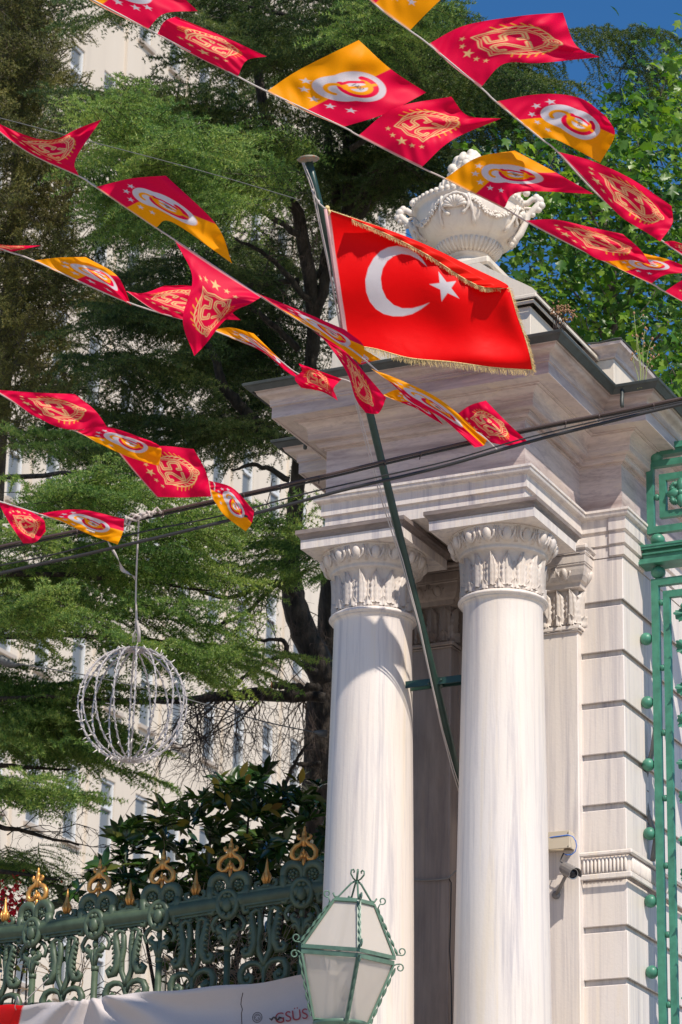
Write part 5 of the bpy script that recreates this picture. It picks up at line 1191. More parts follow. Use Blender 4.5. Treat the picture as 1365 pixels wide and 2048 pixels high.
pennant([[(742, 737), (765, 753), (788, 770)], [(806, 762), (815, 784), (826, 806)], [(885, 802), (886, 820), (884, 836)], [(974, 880), (968, 891), (950, 895)]], S3, 'crest', 'long ribbon-like yellow and red pennant trailing in front of the cornice', flip=False, w=0.03, ph=2.0)
pennant([[(903, 838), (932, 866), (975, 884)], [(938, 812), (972, 848), (1018, 891)], [(972, 801), (1014, 844), (1061, 888)]], S3 + 0.05, 'numbers', 'red wreath pennant touching the cables at the right end of its line', w=0.03, ph=0.9)
pennant([[(-12, 779), (22, 800), (62, 829)], [(70, 785), (100, 815), (132, 858)], [(150, 788), (190, 820), (215, 854)]], S5, 'numbers', 'red 25 pennant at the left edge with its round badge, above the cedar boughs', w=0.035, ph=1.6, tilt=0.03)
pennant([[(152, 862), (170, 871), (190, 883)], [(215, 854), (242, 882), (256, 913)], [(303, 882), (323, 897), (318, 932)]], S5 - 0.06, 'crest', 'orange crest pennant lying between two red numeral pennants at left', flip=False, swap=True, w=0.035, ph=0.8, tilt=-0.03)
pennant([[(235, 902), (272, 947), (314, 994)], [(318, 892), (342, 942), (366, 995)], [(388, 898), (413, 945), (423, 993)]], S5, 'numbers', 'square red 25 pennant over the bright cedar, above the hanging globe', w=0.03, ph=2.5)
pennant([[(418, 961), (421, 978), (427, 999)], [(466, 976), (462, 1002), (450, 1031)], [(509, 1022), (504, 1046), (492, 1063)]], S5 + 0.04, 'crest', 'narrow crest pennant drooping across the cables, red and orange side by side', flip=False, swap=True, w=0.03, ph=0.2)
pennant([[(-4, 1003), (28, 1011), (62, 1023)], [(18, 1044), (50, 1042), (88, 1040)], [(47, 1087), (72, 1084), (92, 1063)]], S6, 'numbers', 'small red pennant with gold wreath at the left edge above the cables', w=0.04, ph=1.0, tilt=-0.05)
pennant([[(75, 1027), (96, 1033), (121, 1041)], [(160, 1019), (168, 1042), (177, 1068)], [(249, 1038), (247, 1062), (236, 1089)]], S6, 'crest', 'lowest crest pennant, red above orange, beside the knotted rope', flip=False, swap=True, w=0.03, ph=1.9)
pennant([[(-60, 480), (-10, 497), (20, 504)], [(-30, 484), (15, 495), (50, 498)], [(0, 490), (40, 491), (82, 491)]], S4, 'numbers', 'thin pink sliver of a pennant at the left edge, level with the flag top', w=0.02)
def cord(pts, d, label, off=0.004):
    b = MB(); b.tube(catmull(np.array([at(x, y, d + off) for x, y in pts]), np.linspace(0, 1, 70)), 0.0042, 6)
    solo('rope', b, M_ROPE, label, 'rope', 'white ropes that carry the pennants')
cord([(60, -75), (150, -20), (296, 58), (315, 68), (476, 153), (535, 183), (687, 254), (717, 271), (843, 335), (890, 357), (1008, 416), (1050, 441), (1162, 499), (1303, 567), (1330, 583), (1480, 660)], S1, 'longest white bunting rope, running from the top left past the urn to the right edge')
cord([(640, -100), (750, 8), (820, 61), (857, 88), (962, 175), (992, 203), (1081, 276), (1115, 303), (1208, 400), (1328, 484), (1480, 590)], S2, 'white bunting rope crossing the upper right corner over the sky')
cord([(-60, 215), (50, 300), (158, 352), (192, 374), (312, 455), (350, 480), (523, 594), (630, 660), (705, 700), (788, 768), (903, 838), (960, 868), (1000, 905)], S3, 'white bunting rope running from the left edge to the cornice', 0.035)
cord([(-80, 468), (20, 504), (68, 521), (252, 603), (405, 650), (426, 660), (538, 706), (603, 750), (684, 758), (720, 775)], S4, 'white bunting rope ending at the crumpled pink pennant')
cord([(-60, 750), (0, 787), (75, 830), (152, 862), (235, 902), (314, 960), (418, 961), (430, 985)], S5, 'white bunting rope of the left string just above the bright cedar boughs', 0.05)
cord([(-60, 985), (0, 1003), (62, 1023), (75, 1027), (121, 1041), (190, 1065)], S6, 'short lowest white bunting rope at the left edge')

# ================================================================== BUILDING BEHIND
BU = -18.0
def BP(u, v, z): return P(BU + u, v, z)
BB = thing('office_building', BP(0, 30, 0), 'tall cream rendered building with rows of narrow windows behind the cedar', 'building')
v_lo, v_hi = 12.0, 37.2; s_ = 1.155; v00 = 24.22; wv = 0.46; zr0 = 13.18 - 2.56 * 4; fl = 2.56; hh = 1.34
vs = [v00 + s_ * k for k in range(-10, 11)]; zs = [zr0 + fl * k for k in range(0, 11)]
b = MB(); edges = [v_lo]
for v in vs: edges += [v, v + wv]
edges.append(v_hi); zed = [0.0]
for z in zs: zed += [z, z + hh]
zed.append(zs[-1] + fl + 4)
for i in range(len(edges) - 1):
    for j in range(len(zed) - 1):
        a0, a1, z0, z1 = edges[i], edges[i + 1], zed[j], zed[j + 1]
        if i % 2 == 1 and j % 2 == 1:
            D = -0.16
            for q in ([(0, a0, z0), (0, a0, z1), (D, a0, z1), (D, a0, z0)], [(0, a1, z1), (0, a1, z0), (D, a1, z0), (D, a1, z1)], [(0, a0, z0), (D, a0, z0), (D, a1, z0), (0, a1, z0)], [(0, a0, z1), (0, a1, z1), (D, a1, z1), (D, a0, z1)]):
                b.add([BP(*p) for p in q], [(0, 1, 2, 3)])
        else: b.add([BP(0, a0, z0), BP(0, a1, z0), BP(0, a1, z1), BP(0, a0, z1)], [(0, 1, 2, 3)])
for v in (v_lo, v_hi): b.add([BP(0, v, 0), BP(0, v, zed[-1]), BP(-12, v, zed[-1]), BP(-12, v, 0)], [(0, 1, 2, 3)])
b.add([BP(0, v_lo, zed[-1]), BP(0, v_hi, zed[-1]), BP(-12, v_hi, zed[-1]), BP(-12, v_lo, zed[-1])], [(0, 1, 2, 3)])
b.add([BP(-12, v_lo, 0), BP(-12, v_hi, 0), BP(-12, v_hi, zed[-1]), BP(-12, v_lo, zed[-1])], [(0, 1, 2, 3)])
part('wall', b, M_WALL, BB)
b = MB()      # shallow vertical piers between the windows
for v in vs[:-1:2]: b.box8([BP(0.002, v + wv + 0.22, 0.5), BP(0.05, v + wv + 0.22, 0.5), BP(0.05, v + s_ - 0.22, 0.5), BP(0.002, v + s_ - 0.22, 0.5), BP(0.002, v + wv + 0.22, zed[-1] - 1), BP(0.05, v + wv + 0.22, zed[-1] - 1), BP(0.05, v + s_ - 0.22, zed[-1] - 1), BP(0.002, v + s_ - 0.22, zed[-1] - 1)])
part('wall_pier', b, M_WALL, BB)
def wbox(b, u0, u1, v0, v1, z0, z1): b.box8([BP(u0, v0, z0), BP(u1, v0, z0), BP(u1, v1, z0), BP(u0, v1, z0), BP(u0, v0, z1), BP(u1, v0, z1), BP(u1, v1, z1), BP(u0, v1, z1)])
wm = {}
rs = random.Random(21); cnt = 0
def vis(p):
    d = p - CAM; dd = d @ _fw; x = 682.5 + F_PX * (d @ RTV) / dd; y = 1024 - F_PX * (d @ UPV) / dd; return -20 < x < 1000 and -80 < y < 1950
for v in vs:
    for z in zs:
        if not vis(BP(0, v + wv / 2, z + hh / 2)): continue
        if cnt >= 98: break
        cnt += 1
        op = rs.random() < 0.35
        key = op
        if key not in wm:
            v0 = vs[0]; zz = zs[0]; f = MB(); t_ = 0.055
            wbox(f, -0.10, -0.03, v0 + 0.002, v0 + t_, zz + 0.002, zz + hh - 0.002); wbox(f, -0.10, -0.03, v0 + wv - t_, v0 + wv - 0.002, zz + 0.002, zz + hh - 0.002)
            wbox(f, -0.099, -0.031, v0 + t_, v0 + wv - t_, zz + 0.002, zz + t_); wbox(f, -0.099, -0.031, v0 + t_, v0 + wv - t_, zz + hh - t_, zz + hh - 0.002); wbox(f, -0.098, -0.022, v0 + t_, v0 + wv - t_, zz + hh * 0.62, zz + hh * 0.62 + 0.07)
            gm = MB(); wbox(gm, -0.08, -0.07, v0 + t_ * .8, v0 + wv - t_ * .8, zz + t_ * .8, zz + hh - t_ * .8)
            sm = MB(); wbox(sm, -0.02, 0.07, v0 - 0.05, v0 + wv + 0.05, zz - 0.07, zz - 0.003)
            bm_ = MB(); hb = 0.55 if op else 0.92; wbox(bm_, -0.14, -0.12, v0 + 0.02, v0 + wv - 0.02, zz + hh * (1 - hb), zz + hh - 0.02)
            org = BP(0, v0, zz); wm[key] = (f.data('window', M_WFR, org), gm.data('pane', M_WGL, org), sm.data('sill', M_SILL, org), bm_.data('blind', M_BLIND, org))
        me = wm[key]; loc = BP(0, v, z) - ORG[BB.name]
        w0 = bpy.data.objects.new('window', me[0]); C.objects.link(w0); w0.parent = BB; w0.location = tuple(loc)
        for nm, md in (('pane', me[1]), ('sill', me[2]), ('blind', me[3])):
            o = bpy.data.objects.new(nm, md); C.objects.link(o); o.parent = w0
# back wall behind every window so no light leaks
b = MB(); b.add([BP(-0.20, v_lo, 0), BP(-0.20, v_hi, 0), BP(-0.20, v_hi, zed[-1]), BP(-0.20, v_lo, zed[-1])], [(0, 1, 2, 3)]); part('inner_wall', b, M_BLIND, BB)

# ================================================================== VEGETATION
def rot_align(d, up, roll=0.0):
    d = d / np.linalg.norm(d); s_ = np.cross(up, d); s_ /= np.linalg.norm(s_) + 1e-9; u = np.cross(d, s_)
    c, q = math.cos(roll), math.sin(roll); return np.stack([d, s_ * c + u * q, u * c - s_ * q], 0)   # rows = images of x,y,z
def bough_template(seed, L=1.3, ntw=26, twl=0.46, nl=0.027, nw=0.0058, step=0.021, droop=0.25, per=9, chaos=0.15):
    r = np.random.default_rng(seed); segs = []
    def axis(t): return np.array([L * t, 0.04 * math.sin(t * 5 + seed), -droop * t * t * L * 0.5])
    segs.append([axis(t) for t in np.linspace(0.15, 1, 24)])
    wood = [np.array([axis(t) for t in np.linspace(0, 1, 10)])]
    for i in range(ntw):
        t = 0.06 + 0.92 * i / ntw; sd = 1 if i % 2 else -1; l = twl * (1 - 0.75 * t) * r.uniform(0.6, 1.15) + 0.07
        a = R(62 - 22 * t) + r.normal(0, 0.12); p0 = axis(t); d = np.array([math.cos(a), sd * math.sin(a), r.normal(0, chaos)])
        pts = [p0 + d * l * q - np.array([0, 0, 1]) * droop * l * 1.3 * q * q for q in np.linspace(0, 1, 8)]; segs.append(pts); wood.append(np.array(pts)[::3])
        for k in range(2, 7):
            if r.random() < 0.85:
                q0 = pts[k]; s2 = 1 if k % 2 else -1; l2 = l * 0.36 * r.uniform(0.5, 1.1); a2 = a * sd + s2 * R(42)
                d2 = np.array([math.cos(a2), math.sin(a2), r.normal(-0.1, chaos)]); segs.append([q0 + d2 * l2 * q - np.array([0, 0, 1]) * droop * l2 * q * q for q in np.linspace(0, 1, 5)])
    V = []; n = 0
    for sg in segs:
        sg = np.array(sg); dl = np.linalg.norm(np.diff(sg, axis=0), axis=1); cum = np.concatenate([[0], np.cumsum(dl)]); m = max(2, int(cum[-1] / step)); 
        ts = np.linspace(0, cum[-1], m); P_ = np.stack([np.interp(ts, cum, sg[:, k]) for k in range(3)], -1); T = np.gradient(P_, axis=0); T /= np.linalg.norm(T, axis=1)[:, None] + 1e-9
        for _ in range(per):
            rd = r.normal(0, 1, P_.shape); rd[:, 2] += 0.25; rd -= (rd * T).sum(1)[:, None] * T; rd /= np.linalg.norm(rd, axis=1)[:, None] + 1e-9
            d = rd * 0.9 + T * r.uniform(0.0, 0.8, (m, 1)); d /= np.linalg.norm(d, axis=1)[:, None]; ln = nl * r.uniform(0.6, 1.15, (m, 1)); w = np.cross(d, r.normal(0, 1, P_.shape)); w /= np.linalg.norm(w, axis=1)[:, None] + 1e-9; w *= nw * 0.5
            j = P_ + r.normal(0, 0.003, P_.shape)
            V.append(np.stack([j - w, j + w, j + d * ln], 1))
    V = np.concatenate(V).reshape(-1, 3); return V, wood
BOUGH = [bough_template(s) for s in range(5)]
HANG = [bough_template(20 + s, L=0.9, ntw=18, twl=0.42, droop=0.95, chaos=0.25) for s in range(3)]
SCALE = [bough_template(40 + s, L=0.55, ntw=18, twl=0.26, nl=0.018, nw=0.0075, step=0.016, droop=0.1, per=6, chaos=0.5) for s in range(4)]
def place(temps, items):
    """items: (pos, dir, scale, roll) -> needles, woods"""
    N_, W2 = [], []
    for (p, d, sc, rl) in items:
        V, wd = temps[rng.integers(len(temps))]; M3 = rot_align(np.asarray(d, float), np.array([0, 0, 1.0]), rl)
        N_.append((V * sc) @ M3 + p)
        for w in wd: W2.append((w * sc) @ M3 + p)
    return N_, W2
def woodmesh(b, woods, r0=0.003):
    for w in woods: b.tube(w, np.linspace(r0 * 1.2, r0 * 0.4, len(w)), 3, caps=False)
def region(items, cx, cy, sx, sy, n, d0, d1, axis_px, sc=(0.7, 1.2), pitch=0.0, ax_d=24.5, spread=0.7, roll=0.35, k=4):
    if items is globals().get('it'): n = n * DENS
    for _ in range(max(1, round(n / k))):
        x0 = cx + rng.uniform(-1, 1) * sx; y0 = cy + rng.uniform(-1, 1) * sy; d_ = rng.uniform(d0, d1); an0 = rng.normal(0, spread)
        for _ in range(k):
            x = x0 + rng.normal(0, 34); y = y0 + rng.normal(0, 11); d = d_ + rng.normal(0, 0.22); p = at(x, y, d)
            a = at(axis_px, y, ax_d); h = p - a; h[2] = 0; h /= np.linalg.norm(h) + 1e-6
            an = an0 + rng.normal(0, 0.35); h = np.array([h[0] * math.cos(an) - h[1] * math.sin(an), h[0] * math.sin(an) + h[1] * math.cos(an), pitch + rng.normal(0, 0.10)])
            s = rng.uniform(*sc); items.append((p - h * 0.55 * s, h, s, rng.normal(0, roll * 0.6)))
def limb(b, pts, w, d, n=10, seg=24, wob=0.012):
    P3 = np.array([at(p[0], p[1], d if len(p) < 3 else p[2]) for p in pts]); ww = np.array(w, float)
    t = np.linspace(0, 1, seg); c = catmull(P3, t) + rng.normal(0, wob, (seg, 3)) * 0.5; dd = d
    rr = np.interp(t, np.linspace(0, 1, len(ww)), ww) / 2 * dd / F_PX; rr = rr * (1 + rng.normal(0, 0.05, seg)); b.tube(c, rr, n)
    return c
def twigs(b, base, dirv, L, depth, r=0.006, sag=0.5):
    pts = [base]; d = dirv / np.linalg.norm(dirv); n = 7; p = base
    for i in range(n):
        d = d + rng.normal(0, 0.22, 3) - np.array([0, 0, sag * 0.12]); d /= np.linalg.norm(d); p = p + d * L / n; pts.append(p)
    b.tube(np.array(pts), np.linspace(r, r * 0.35, n + 1), 4, caps=False)
    if depth > 0:
        for i in range(2, n + 1):
            if rng.random() < 0.72:
                q = d + rng.normal(0, 0.75, 3); twigs(b, pts[i], q, L * rng.uniform(0.35, 0.6), depth - 1, r * 0.6, sag)

# ---- big cedar behind the columns
def rooted(px, d):
    p = at(px, 1900, d); return np.array([p[0], p[1], 0.0])
CA = thing('cedar_tree', rooted(615, 24.5), 'tall dark cedar whose trunk stands just left of the left column', 'tree')
b = MB()
g0 = CA.location; 
tr = np.array([[g0[0], g0[1], 0.0], [g0[0], g0[1], 3.5]] + [list(at(x, y, 24.5)) for x, y in ((614, 1900), (626, 1720), (640, 1540), (646, 1420), (655, 1330), (668, 1220), (676, 1120), (690, 900), (700, 640), (705, 300), (690, -100), (700, -700))])
b.tube(catmull(tr, np.linspace(0, 1, 60)) + rng.normal(0, 0.006, (60, 3)), np.interp(np.linspace(0, 1, 60), [0, .3, .5, .6, 1], [0.20, 0.15, 0.135, 0.13, 0.05]), 14)
part('trunk', b, M_BARK, CA)
b = MB()
limb(b, [(652, 1360), (625, 1300), (592, 1220), (582, 1140), (590, 1020), (600, 905), (618, 760), (628, 640), (606, 470), (560, 350), (530, 230), (515, 120), (505, -80)], [62, 58, 50, 40, 32, 30, 28, 28, 26, 24, 20, 18, 10], 24.2, seg=60)
limb(b, [(600, 900), (560, 880), (515, 850), (480, 810), (450, 775), (425, 700), (380, 620)], [30, 30, 28, 24, 20, 14, 8], 24.0)
limb(b, [(628, 640), (660, 540), (700, 470), (735, 390), (765, 300), (800, 180), (830, 60)], [24, 24, 24, 24, 22, 16, 10], 24.2)
limb(b, [(640, 560), (672, 420), (660, 300), (640, 180), (650, 40)], [22, 18, 16, 12, 8], 24.6)
limb(b, [(650, 1395), (590, 1394), (520, 1388), (430, 1394), (360, 1402), (250, 1403), (120, 1410)], [22, 24, 26, 20, 16, 12, 6], 24.0)
c1 = limb(b, [(634, 1345), (600, 1325), (575, 1305), (562, 1278), (530, 1282), (500, 1276)], [13, 12, 11, 9, 7, 4], 24.0, 7)
c2 = limb(b, [(578, 1312), (545, 1318), (510, 1338), (475, 1368), (440, 1395)], [11, 10, 9, 8, 5], 24.0, 7)
limb(b, [(640, 1374), (600, 1376), (570, 1372), (545, 1370)], [16, 15, 15, 15], 23.8, 9)
c3 = limb(b, [(628, 1468), (600, 1510), (580, 1545), (560, 1590), (540, 1640), (500, 1690), (470, 1740)], [7, 7, 8, 9, 8, 6, 4], 23.6, 7)
limb(b, [(640, 1528), (612, 1530), (586, 1524)], [12, 10, 7], 23.8, 7)
c4 = limb(b, [(592, 1190), (540, 1165), (480, 1190), (420, 1190), (370, 1160), (300, 1120)], [16, 13, 10, 9, 8, 5], 23.6, 8)
c5 = limb(b, [(560, 1160), (500, 1220), (460, 1240), (430, 1260), (400, 1300)], [10, 9, 8, 7, 4], 23.6, 7)
for (x0, y0, x1, y1) in ((600, 700, 400, 560), (620, 600, 460, 470), (600, 470, 420, 400), (560, 340, 340, 260), (700, 300, 900, 200), (720, 200, 1000, 120), (600, 800, 740, 720), (690, 100, 480, 10), (660, 250, 840, 330), (600, 560, 300, 640), (580, 960, 460, 940)):
    limb(b, [(x0, y0), ((x0 + x1) / 2, (y0 + y1) / 2 - 18), (x1, y1)], [14, 10, 4], 24.0 + rng.uniform(-0.8, 0.8), 7, 14)
part('limb', b, M_BARK, CA)
b = MB(); q = at(545, 1370, 23.8); b.lathe(q, [(0.001, 0.012), (0.029, 0.012), (0.030, 0.0)], 12, ax=at(535, 1369, 23.8) - q); q = at(574, 1649, 23.5); b.lathe(q, [(0.001, 0.01), (0.026, 0.01), (0.026, 0.0), (0.026, -.05)], 12, ax=at(566, 1655, 23.3) - q)
part('sawn_end', b, M_CUT, CA)
b = MB()
for c in (c1, c2, c4, c5):
    for i in range(3, len(c), 3): twigs(b, c[i], np.array([rng.normal(0, 0.7), rng.normal(0, 0.5), rng.normal(-0.2, 0.6)]), rng.uniform(0.25, 0.6), 2, 0.005)
for _ in range(34):
    x = rng.uniform(380, 625); twigs(b, at(x, 1398 + rng.uniform(-4, 8), 24.0), np.array([rng.normal(-0.15, 0.5), rng.normal(0, 0.4), -0.9]), rng.uniform(0.3, 0.75), 2, 0.005, 0.9)
for _ in range(9):
    twigs(b, at(rng.uniform(380, 520), 1400, 24.0), np.array([-0.8, rng.normal(0, 0.3), -1.1]), rng.uniform(0.6, 1.0), 2, 0.008, 0.4)
for _ in range(26): twigs(b, at(rng.uniform(400, 640), rng.uniform(900, 1250), 23.9), np.array([rng.normal(0, 0.7), rng.normal(0, 0.4), -0.6]), rng.uniform(0.3, 0.7), 2, 0.0045, 0.7)
for _ in range(22): twigs(b, at(rng.uniform(520, 760), rng.uniform(250, 620), 24.0), np.array([rng.normal(0, 0.7), rng.normal(0, 0.4), rng.normal(-0.3, 0.5)]), rng.uniform(0.3, 0.7), 2, 0.0045, 0.5)
for c in (c3,):
    for i in range(4, len(c), 5): twigs(b, c[i], np.array([rng.normal(0, 0.7), rng.normal(0, 0.5), rng.normal(0, 0.6)]), 0.3, 1, 0.004)
part('dead_twigs', b, M_TWIG, CA, kind='stuff')
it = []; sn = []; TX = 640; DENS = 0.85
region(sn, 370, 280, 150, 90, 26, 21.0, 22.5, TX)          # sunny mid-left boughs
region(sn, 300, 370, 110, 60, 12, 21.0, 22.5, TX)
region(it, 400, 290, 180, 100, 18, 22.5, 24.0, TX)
region(it, 350, 10, 50, 18, 4, 22.5, 23.0, TX)
region(it, 640, 150, 150, 170, 34, 25.5, 28.0, TX)          # dark inner layer
region(it, 620, 420, 130, 130, 20, 25.5, 28.0, TX)
region(it, 430, 640, 150, 160, 15, 25.5, 28.0, TX)
region(it, 820, 200, 90, 130, 16, 25.5, 28.0, TX)
region(it, 290, 480, 60, 60, 4, 23.5, 26.0, TX)
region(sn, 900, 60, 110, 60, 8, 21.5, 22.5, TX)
region(it, 590, 90, 140, 110, 24, 22.0, 25.0, TX)
region(it, 720, 120, 140, 130, 24, 22.0, 25.5, TX)
region(it, 540, 330, 160, 90, 16, 22.5, 26.0, TX)
region(it, 370, 560, 160, 110, 22, 22.5, 25.5, TX)          # shaded middle
region(it, 350, 740, 140, 80, 15, 22.5, 26.0, TX)
region(it, 520, 600, 120, 100, 16, 23.5, 26.0, TX)
region(it, 560, 780, 70, 60, 8, 24.0, 26.0, TX)
region(it, 420, 860, 110, 60, 12, 23.0, 26.0, TX)
region(it, 250, 830, 120, 60, 10, 22.5, 25.0, TX)
region(it, 770, 330, 70, 80, 10, 23.5, 26.5, TX)
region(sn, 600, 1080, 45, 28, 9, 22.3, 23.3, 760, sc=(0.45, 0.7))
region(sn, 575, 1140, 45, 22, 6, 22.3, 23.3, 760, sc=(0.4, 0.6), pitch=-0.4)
region(it, 600, -130, 220, 90, 16, 21.0, 24.0, TX)         # unseen canopy above the frame, added to shade the boughs below
region(it, 900, -250, 200, 120, 12, 20.5, 24.0, TX)
hg = []
region(hg, 900, 90, 130, 80, 16, 22.5, 25.5, TX, sc=(0.8, 1.3), spread=0.5)
region(hg, 1090, 110, 150, 50, 8, 23.5, 26.0, TX, sc=(0.7, 1.2), spread=0.5)
region(hg, 900, 210, 120, 60, 10, 23.0, 25.5, TX, sc=(0.7, 1.1))
region(hg, 1200, 10, 90, 30, 4, 23.5, 26.0, TX, sc=(0.7, 1.0), spread=0.4)
region(hg, 1070, 235, 80, 40, 5, 24.0, 26.0, TX, sc=(0.6, 0.9))
region(hg, 1240, 190, 60, 50, 5, 24.0, 26.0, TX, sc=(0.6, 0.9))
region(hg, 830, 60, 90, 70, 10, 22.0, 24.0, TX, sc=(0.7, 1.1))
N0, W0 = place(BOUGH, sn); V = np.concatenate(N0); crownobj('sunlit_boughs', V, np.arange(len(V)).reshape(-1, 3), M_CEDARS, CA)  # crown boughs in the sun, their brighter needle colour stands in for sunlight
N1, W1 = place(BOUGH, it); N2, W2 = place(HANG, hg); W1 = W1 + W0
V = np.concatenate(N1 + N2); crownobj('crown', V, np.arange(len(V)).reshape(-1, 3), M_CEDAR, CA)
b = MB(); woodmesh(b, W1 + W2); part('branchlets', b, M_BARK, CA, kind='stuff')

DENS = 0.95
# ---- nearer cedar on the left, bright boughs
CB = thing('cedar_tree', rooted(-190, 22.0), 'nearer cedar at the left edge with bright green boughs behind the hanging globe', 'tree')
g0 = CB.location; b = MB()
tr = np.array([[g0[0], g0[1], 0.0], [g0[0], g0[1], 4]] + [list(at(x, y, 22.0)) for x, y in ((-190, 1900), (-180, 1600), (-170, 1300), (-160, 1000), (-150, 800))])
b.tube(catmull(tr, np.linspace(0, 1, 30)), np.linspace(0.2, 0.08, 30), 12); part('trunk', b, M_BARK, CB)
b = MB()
for (y0, x1, y1) in ((1050, 430, 1060), (1150, 420, 1180), (1280, 430, 1290), (980, 300, 950), (1420, 240, 1400), (1550, 140, 1540), (1650, 160, 1690), (1750, 120, 1760)):
    limb(b, [(-160, y0), ((x1 - 160) / 2, (y0 + y1) / 2 - 15), (x1, y1)], [16, 11, 4], 21.6, 7, 14)
part('limb', b, M_BARK, CB)
it = []
region(it, 120, 1000, 130, 55, 14, 20.6, 22.2, -190, ax_d=22.0, spread=0.4)
region(it, 330, 1040, 110, 40, 10, 20.8, 22.2, -190, ax_d=22.0, spread=0.4)
region(it, 120, 1120, 120, 50, 12, 21.0, 22.5, -190, ax_d=22.0, spread=0.4)
region(it, 300, 1130, 110, 35, 7, 21.0, 22.2, -190, ax_d=22.0, spread=0.4)
region(it, 200, 1235, 200, 32, 14, 20.8, 22.0, -190, ax_d=22.0, spread=0.35)
region(it, 350, 1290, 100, 25, 7, 20.8, 21.8, -190, ax_d=22.0, spread=0.3, pitch=-0.2)
region(it, 90, 1370, 130, 80, 22, 21.8, 23.2, -190, ax_d=22.0)
region(it, 60, 1500, 90, 60, 12, 21.0, 22.4, -190, ax_d=22.0, spread=0.4)
region(it, 150, 1450, 90, 40, 6, 22.0, 23.0, -190, ax_d=22.0)
region(it, 30, 1700, 70, 70, 7, 22.0, 23.5, -190, ax_d=22.0, sc=(0.5, 0.8))
region(it, 60, 880, 120, 40, 6, 22.0, 23.0, -190, ax_d=22.0)
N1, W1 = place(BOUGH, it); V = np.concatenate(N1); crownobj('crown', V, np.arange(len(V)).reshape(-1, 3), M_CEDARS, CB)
b = MB(); woodmesh(b, W1)
for _ in range(16): twigs(b, at(rng.uniform(-20, 130), rng.uniform(1600, 1800), 22.0), np.array([0.8, rng.normal(0, 0.4), rng.normal(-0.1, 0.4)]), rng.uniform(0.3, 0.6), 2, 0.005)
part('branchlets', b, M_BARK, CB, kind='stuff')

# ---- cypress with yellowish scales
CY = thing('cypress_tree', rooted(-30, 26.0), 'tall ochre-green cypress against the cream building at the left edge', 'tree')
g0 = CY.location; b = MB(); tr = np.array([[g0[0], g0[1], 0.0]] + [list(at(x, y, 26.0)) for x, y in ((-30, 1900), (-30, 1400), (-5, 900), (35, 400), (45, 0), (50, -500))])
b.tube(catmull(tr, np.linspace(0, 1, 30)), np.linspace(0.13, 0.04, 30), 10); part('trunk', b, M_BARK2, CY)
it = []
for (cx, cy, sx, sy, n) in ((40, 120, 75, 150, 130), (45, 400, 85, 140, 105), (50, 660, 85, 140, 95), (50, 860, 80, 60, 24), (120, 330, 40, 90, 8), (130, 640, 40, 90, 6), (20, -120, 80, 100, 24)):
    for _ in range(n):
        p = at(cx + rng.uniform(-1, 1) * sx, cy + rng.uniform(-1, 1) * sy, rng.uniform(24.6, 26.4)); an = rng.uniform(0, 2 * PI); h = np.array([math.cos(an), math.sin(an), rng.normal(0.1, 0.7)]); it.append((p, h, rng.uniform(0.45, 0.9), rng.uniform(0, 6)))
N1, W1 = place(SCALE, it); V = np.concatenate(N1); crownobj('crown', V, np.arange(len(V)).reshape(-1, 3), M_CYPR, CY)
b = MB(); woodmesh(b, W1, 0.004)
for y in range(-100, 900, 50): twigs(b, at(38 + rng.uniform(-8, 8), y, 26.0), np.array([rng.choice([-1, 1]) * 1.0, -0.4, rng.uniform(0, 0.4)]), rng.uniform(0.5, 0.8), 1, 0.012, -0.2)
part('branchlets', b, M_BARK2, CY, kind='stuff')

# ---- leaf trees
def leaf_tpl(kind):
    if kind == 'plane':
        n = 5; P_ = [(0, 0)]; tips = [(-105, .62), (-52, .88), (0, 1.05), (52, .88), (105, .62)]; out = []
        for i, (a, r) in enumerate(tips):
            out.append((a, r))
            if i < 4: out.append((a + 26, .46 if i in (0, 3) else .52))
        pts = [(0.0, -0.18)] + [(0.28 * 0 + r * math.sin(R(a)) * 0.5, r * math.cos(R(a)) * 0.5 + 0.22) for a, r in out]
        V = np.array([(x, y, 0.22 * abs(x) - 0.30 * y * y + 0.06 * math.sin(9 * x + 4 * y)) for x, y in pts] + [(0, 0.2, -0.04)]); k = len(pts)
        F = [(i, (i + 1) % k, k) for i in range(k)]
        return V, np.array(F)
    xs = [(0, 0), (0.13, 0.18), (0.19, 0.42), (0.16, 0.68), (0, 1.0), (-0.16, 0.68), (-0.19, 0.42), (-0.13, 0.18)]
    V = np.array([(x, y, 0.35 * abs(x) - 0.12 * y * y) for x, y in xs] + [(0, 0.5, -0.05)]); return V, np.array([(i, (i + 1) % 8, 8) for i in range(8)])
def leaves(tpl, pos, nrm, fwd, size):
    V0, F0 = tpl; n = len(pos)
    nrm = nrm / np.linalg.norm(nrm, axis=1)[:, None]; fwd = fwd - (fwd * nrm).sum(1)[:, None] * nrm; fwd /= np.linalg.norm(fwd, axis=1)[:, None] + 1e-9; sd = np.cross(fwd, nrm)
    V = pos[:, None, :] + size[:, None, None] * (V0[None, :, 0:1] * sd[:, None] + V0[None, :, 1:2] * fwd[:, None] + V0[None, :, 2:3] * nrm[:, None])
    F = F0[None] + (np.arange(n) * len(V0))[:, None, None]; return V.reshape(-1, 3), F.reshape(-1, 3)
PT = thing('plane_tree', rooted(1240, 23.5), 'bright green broad-leaved plane tree behind the gatehouse roof at right', 'tree')
g0 = PT.location; b = MB(); tr = np.array([[g0[0], g0[1], 0.0]] + [list(at(x, y, 23.5)) for x, y in ((1240, 1500), (1235, 900), (1225, 700), (1222, 560), (1200, 400))])
b.tube(catmull(tr, np.linspace(0, 1, 30)), np.linspace(0.16, 0.03, 30), 10)
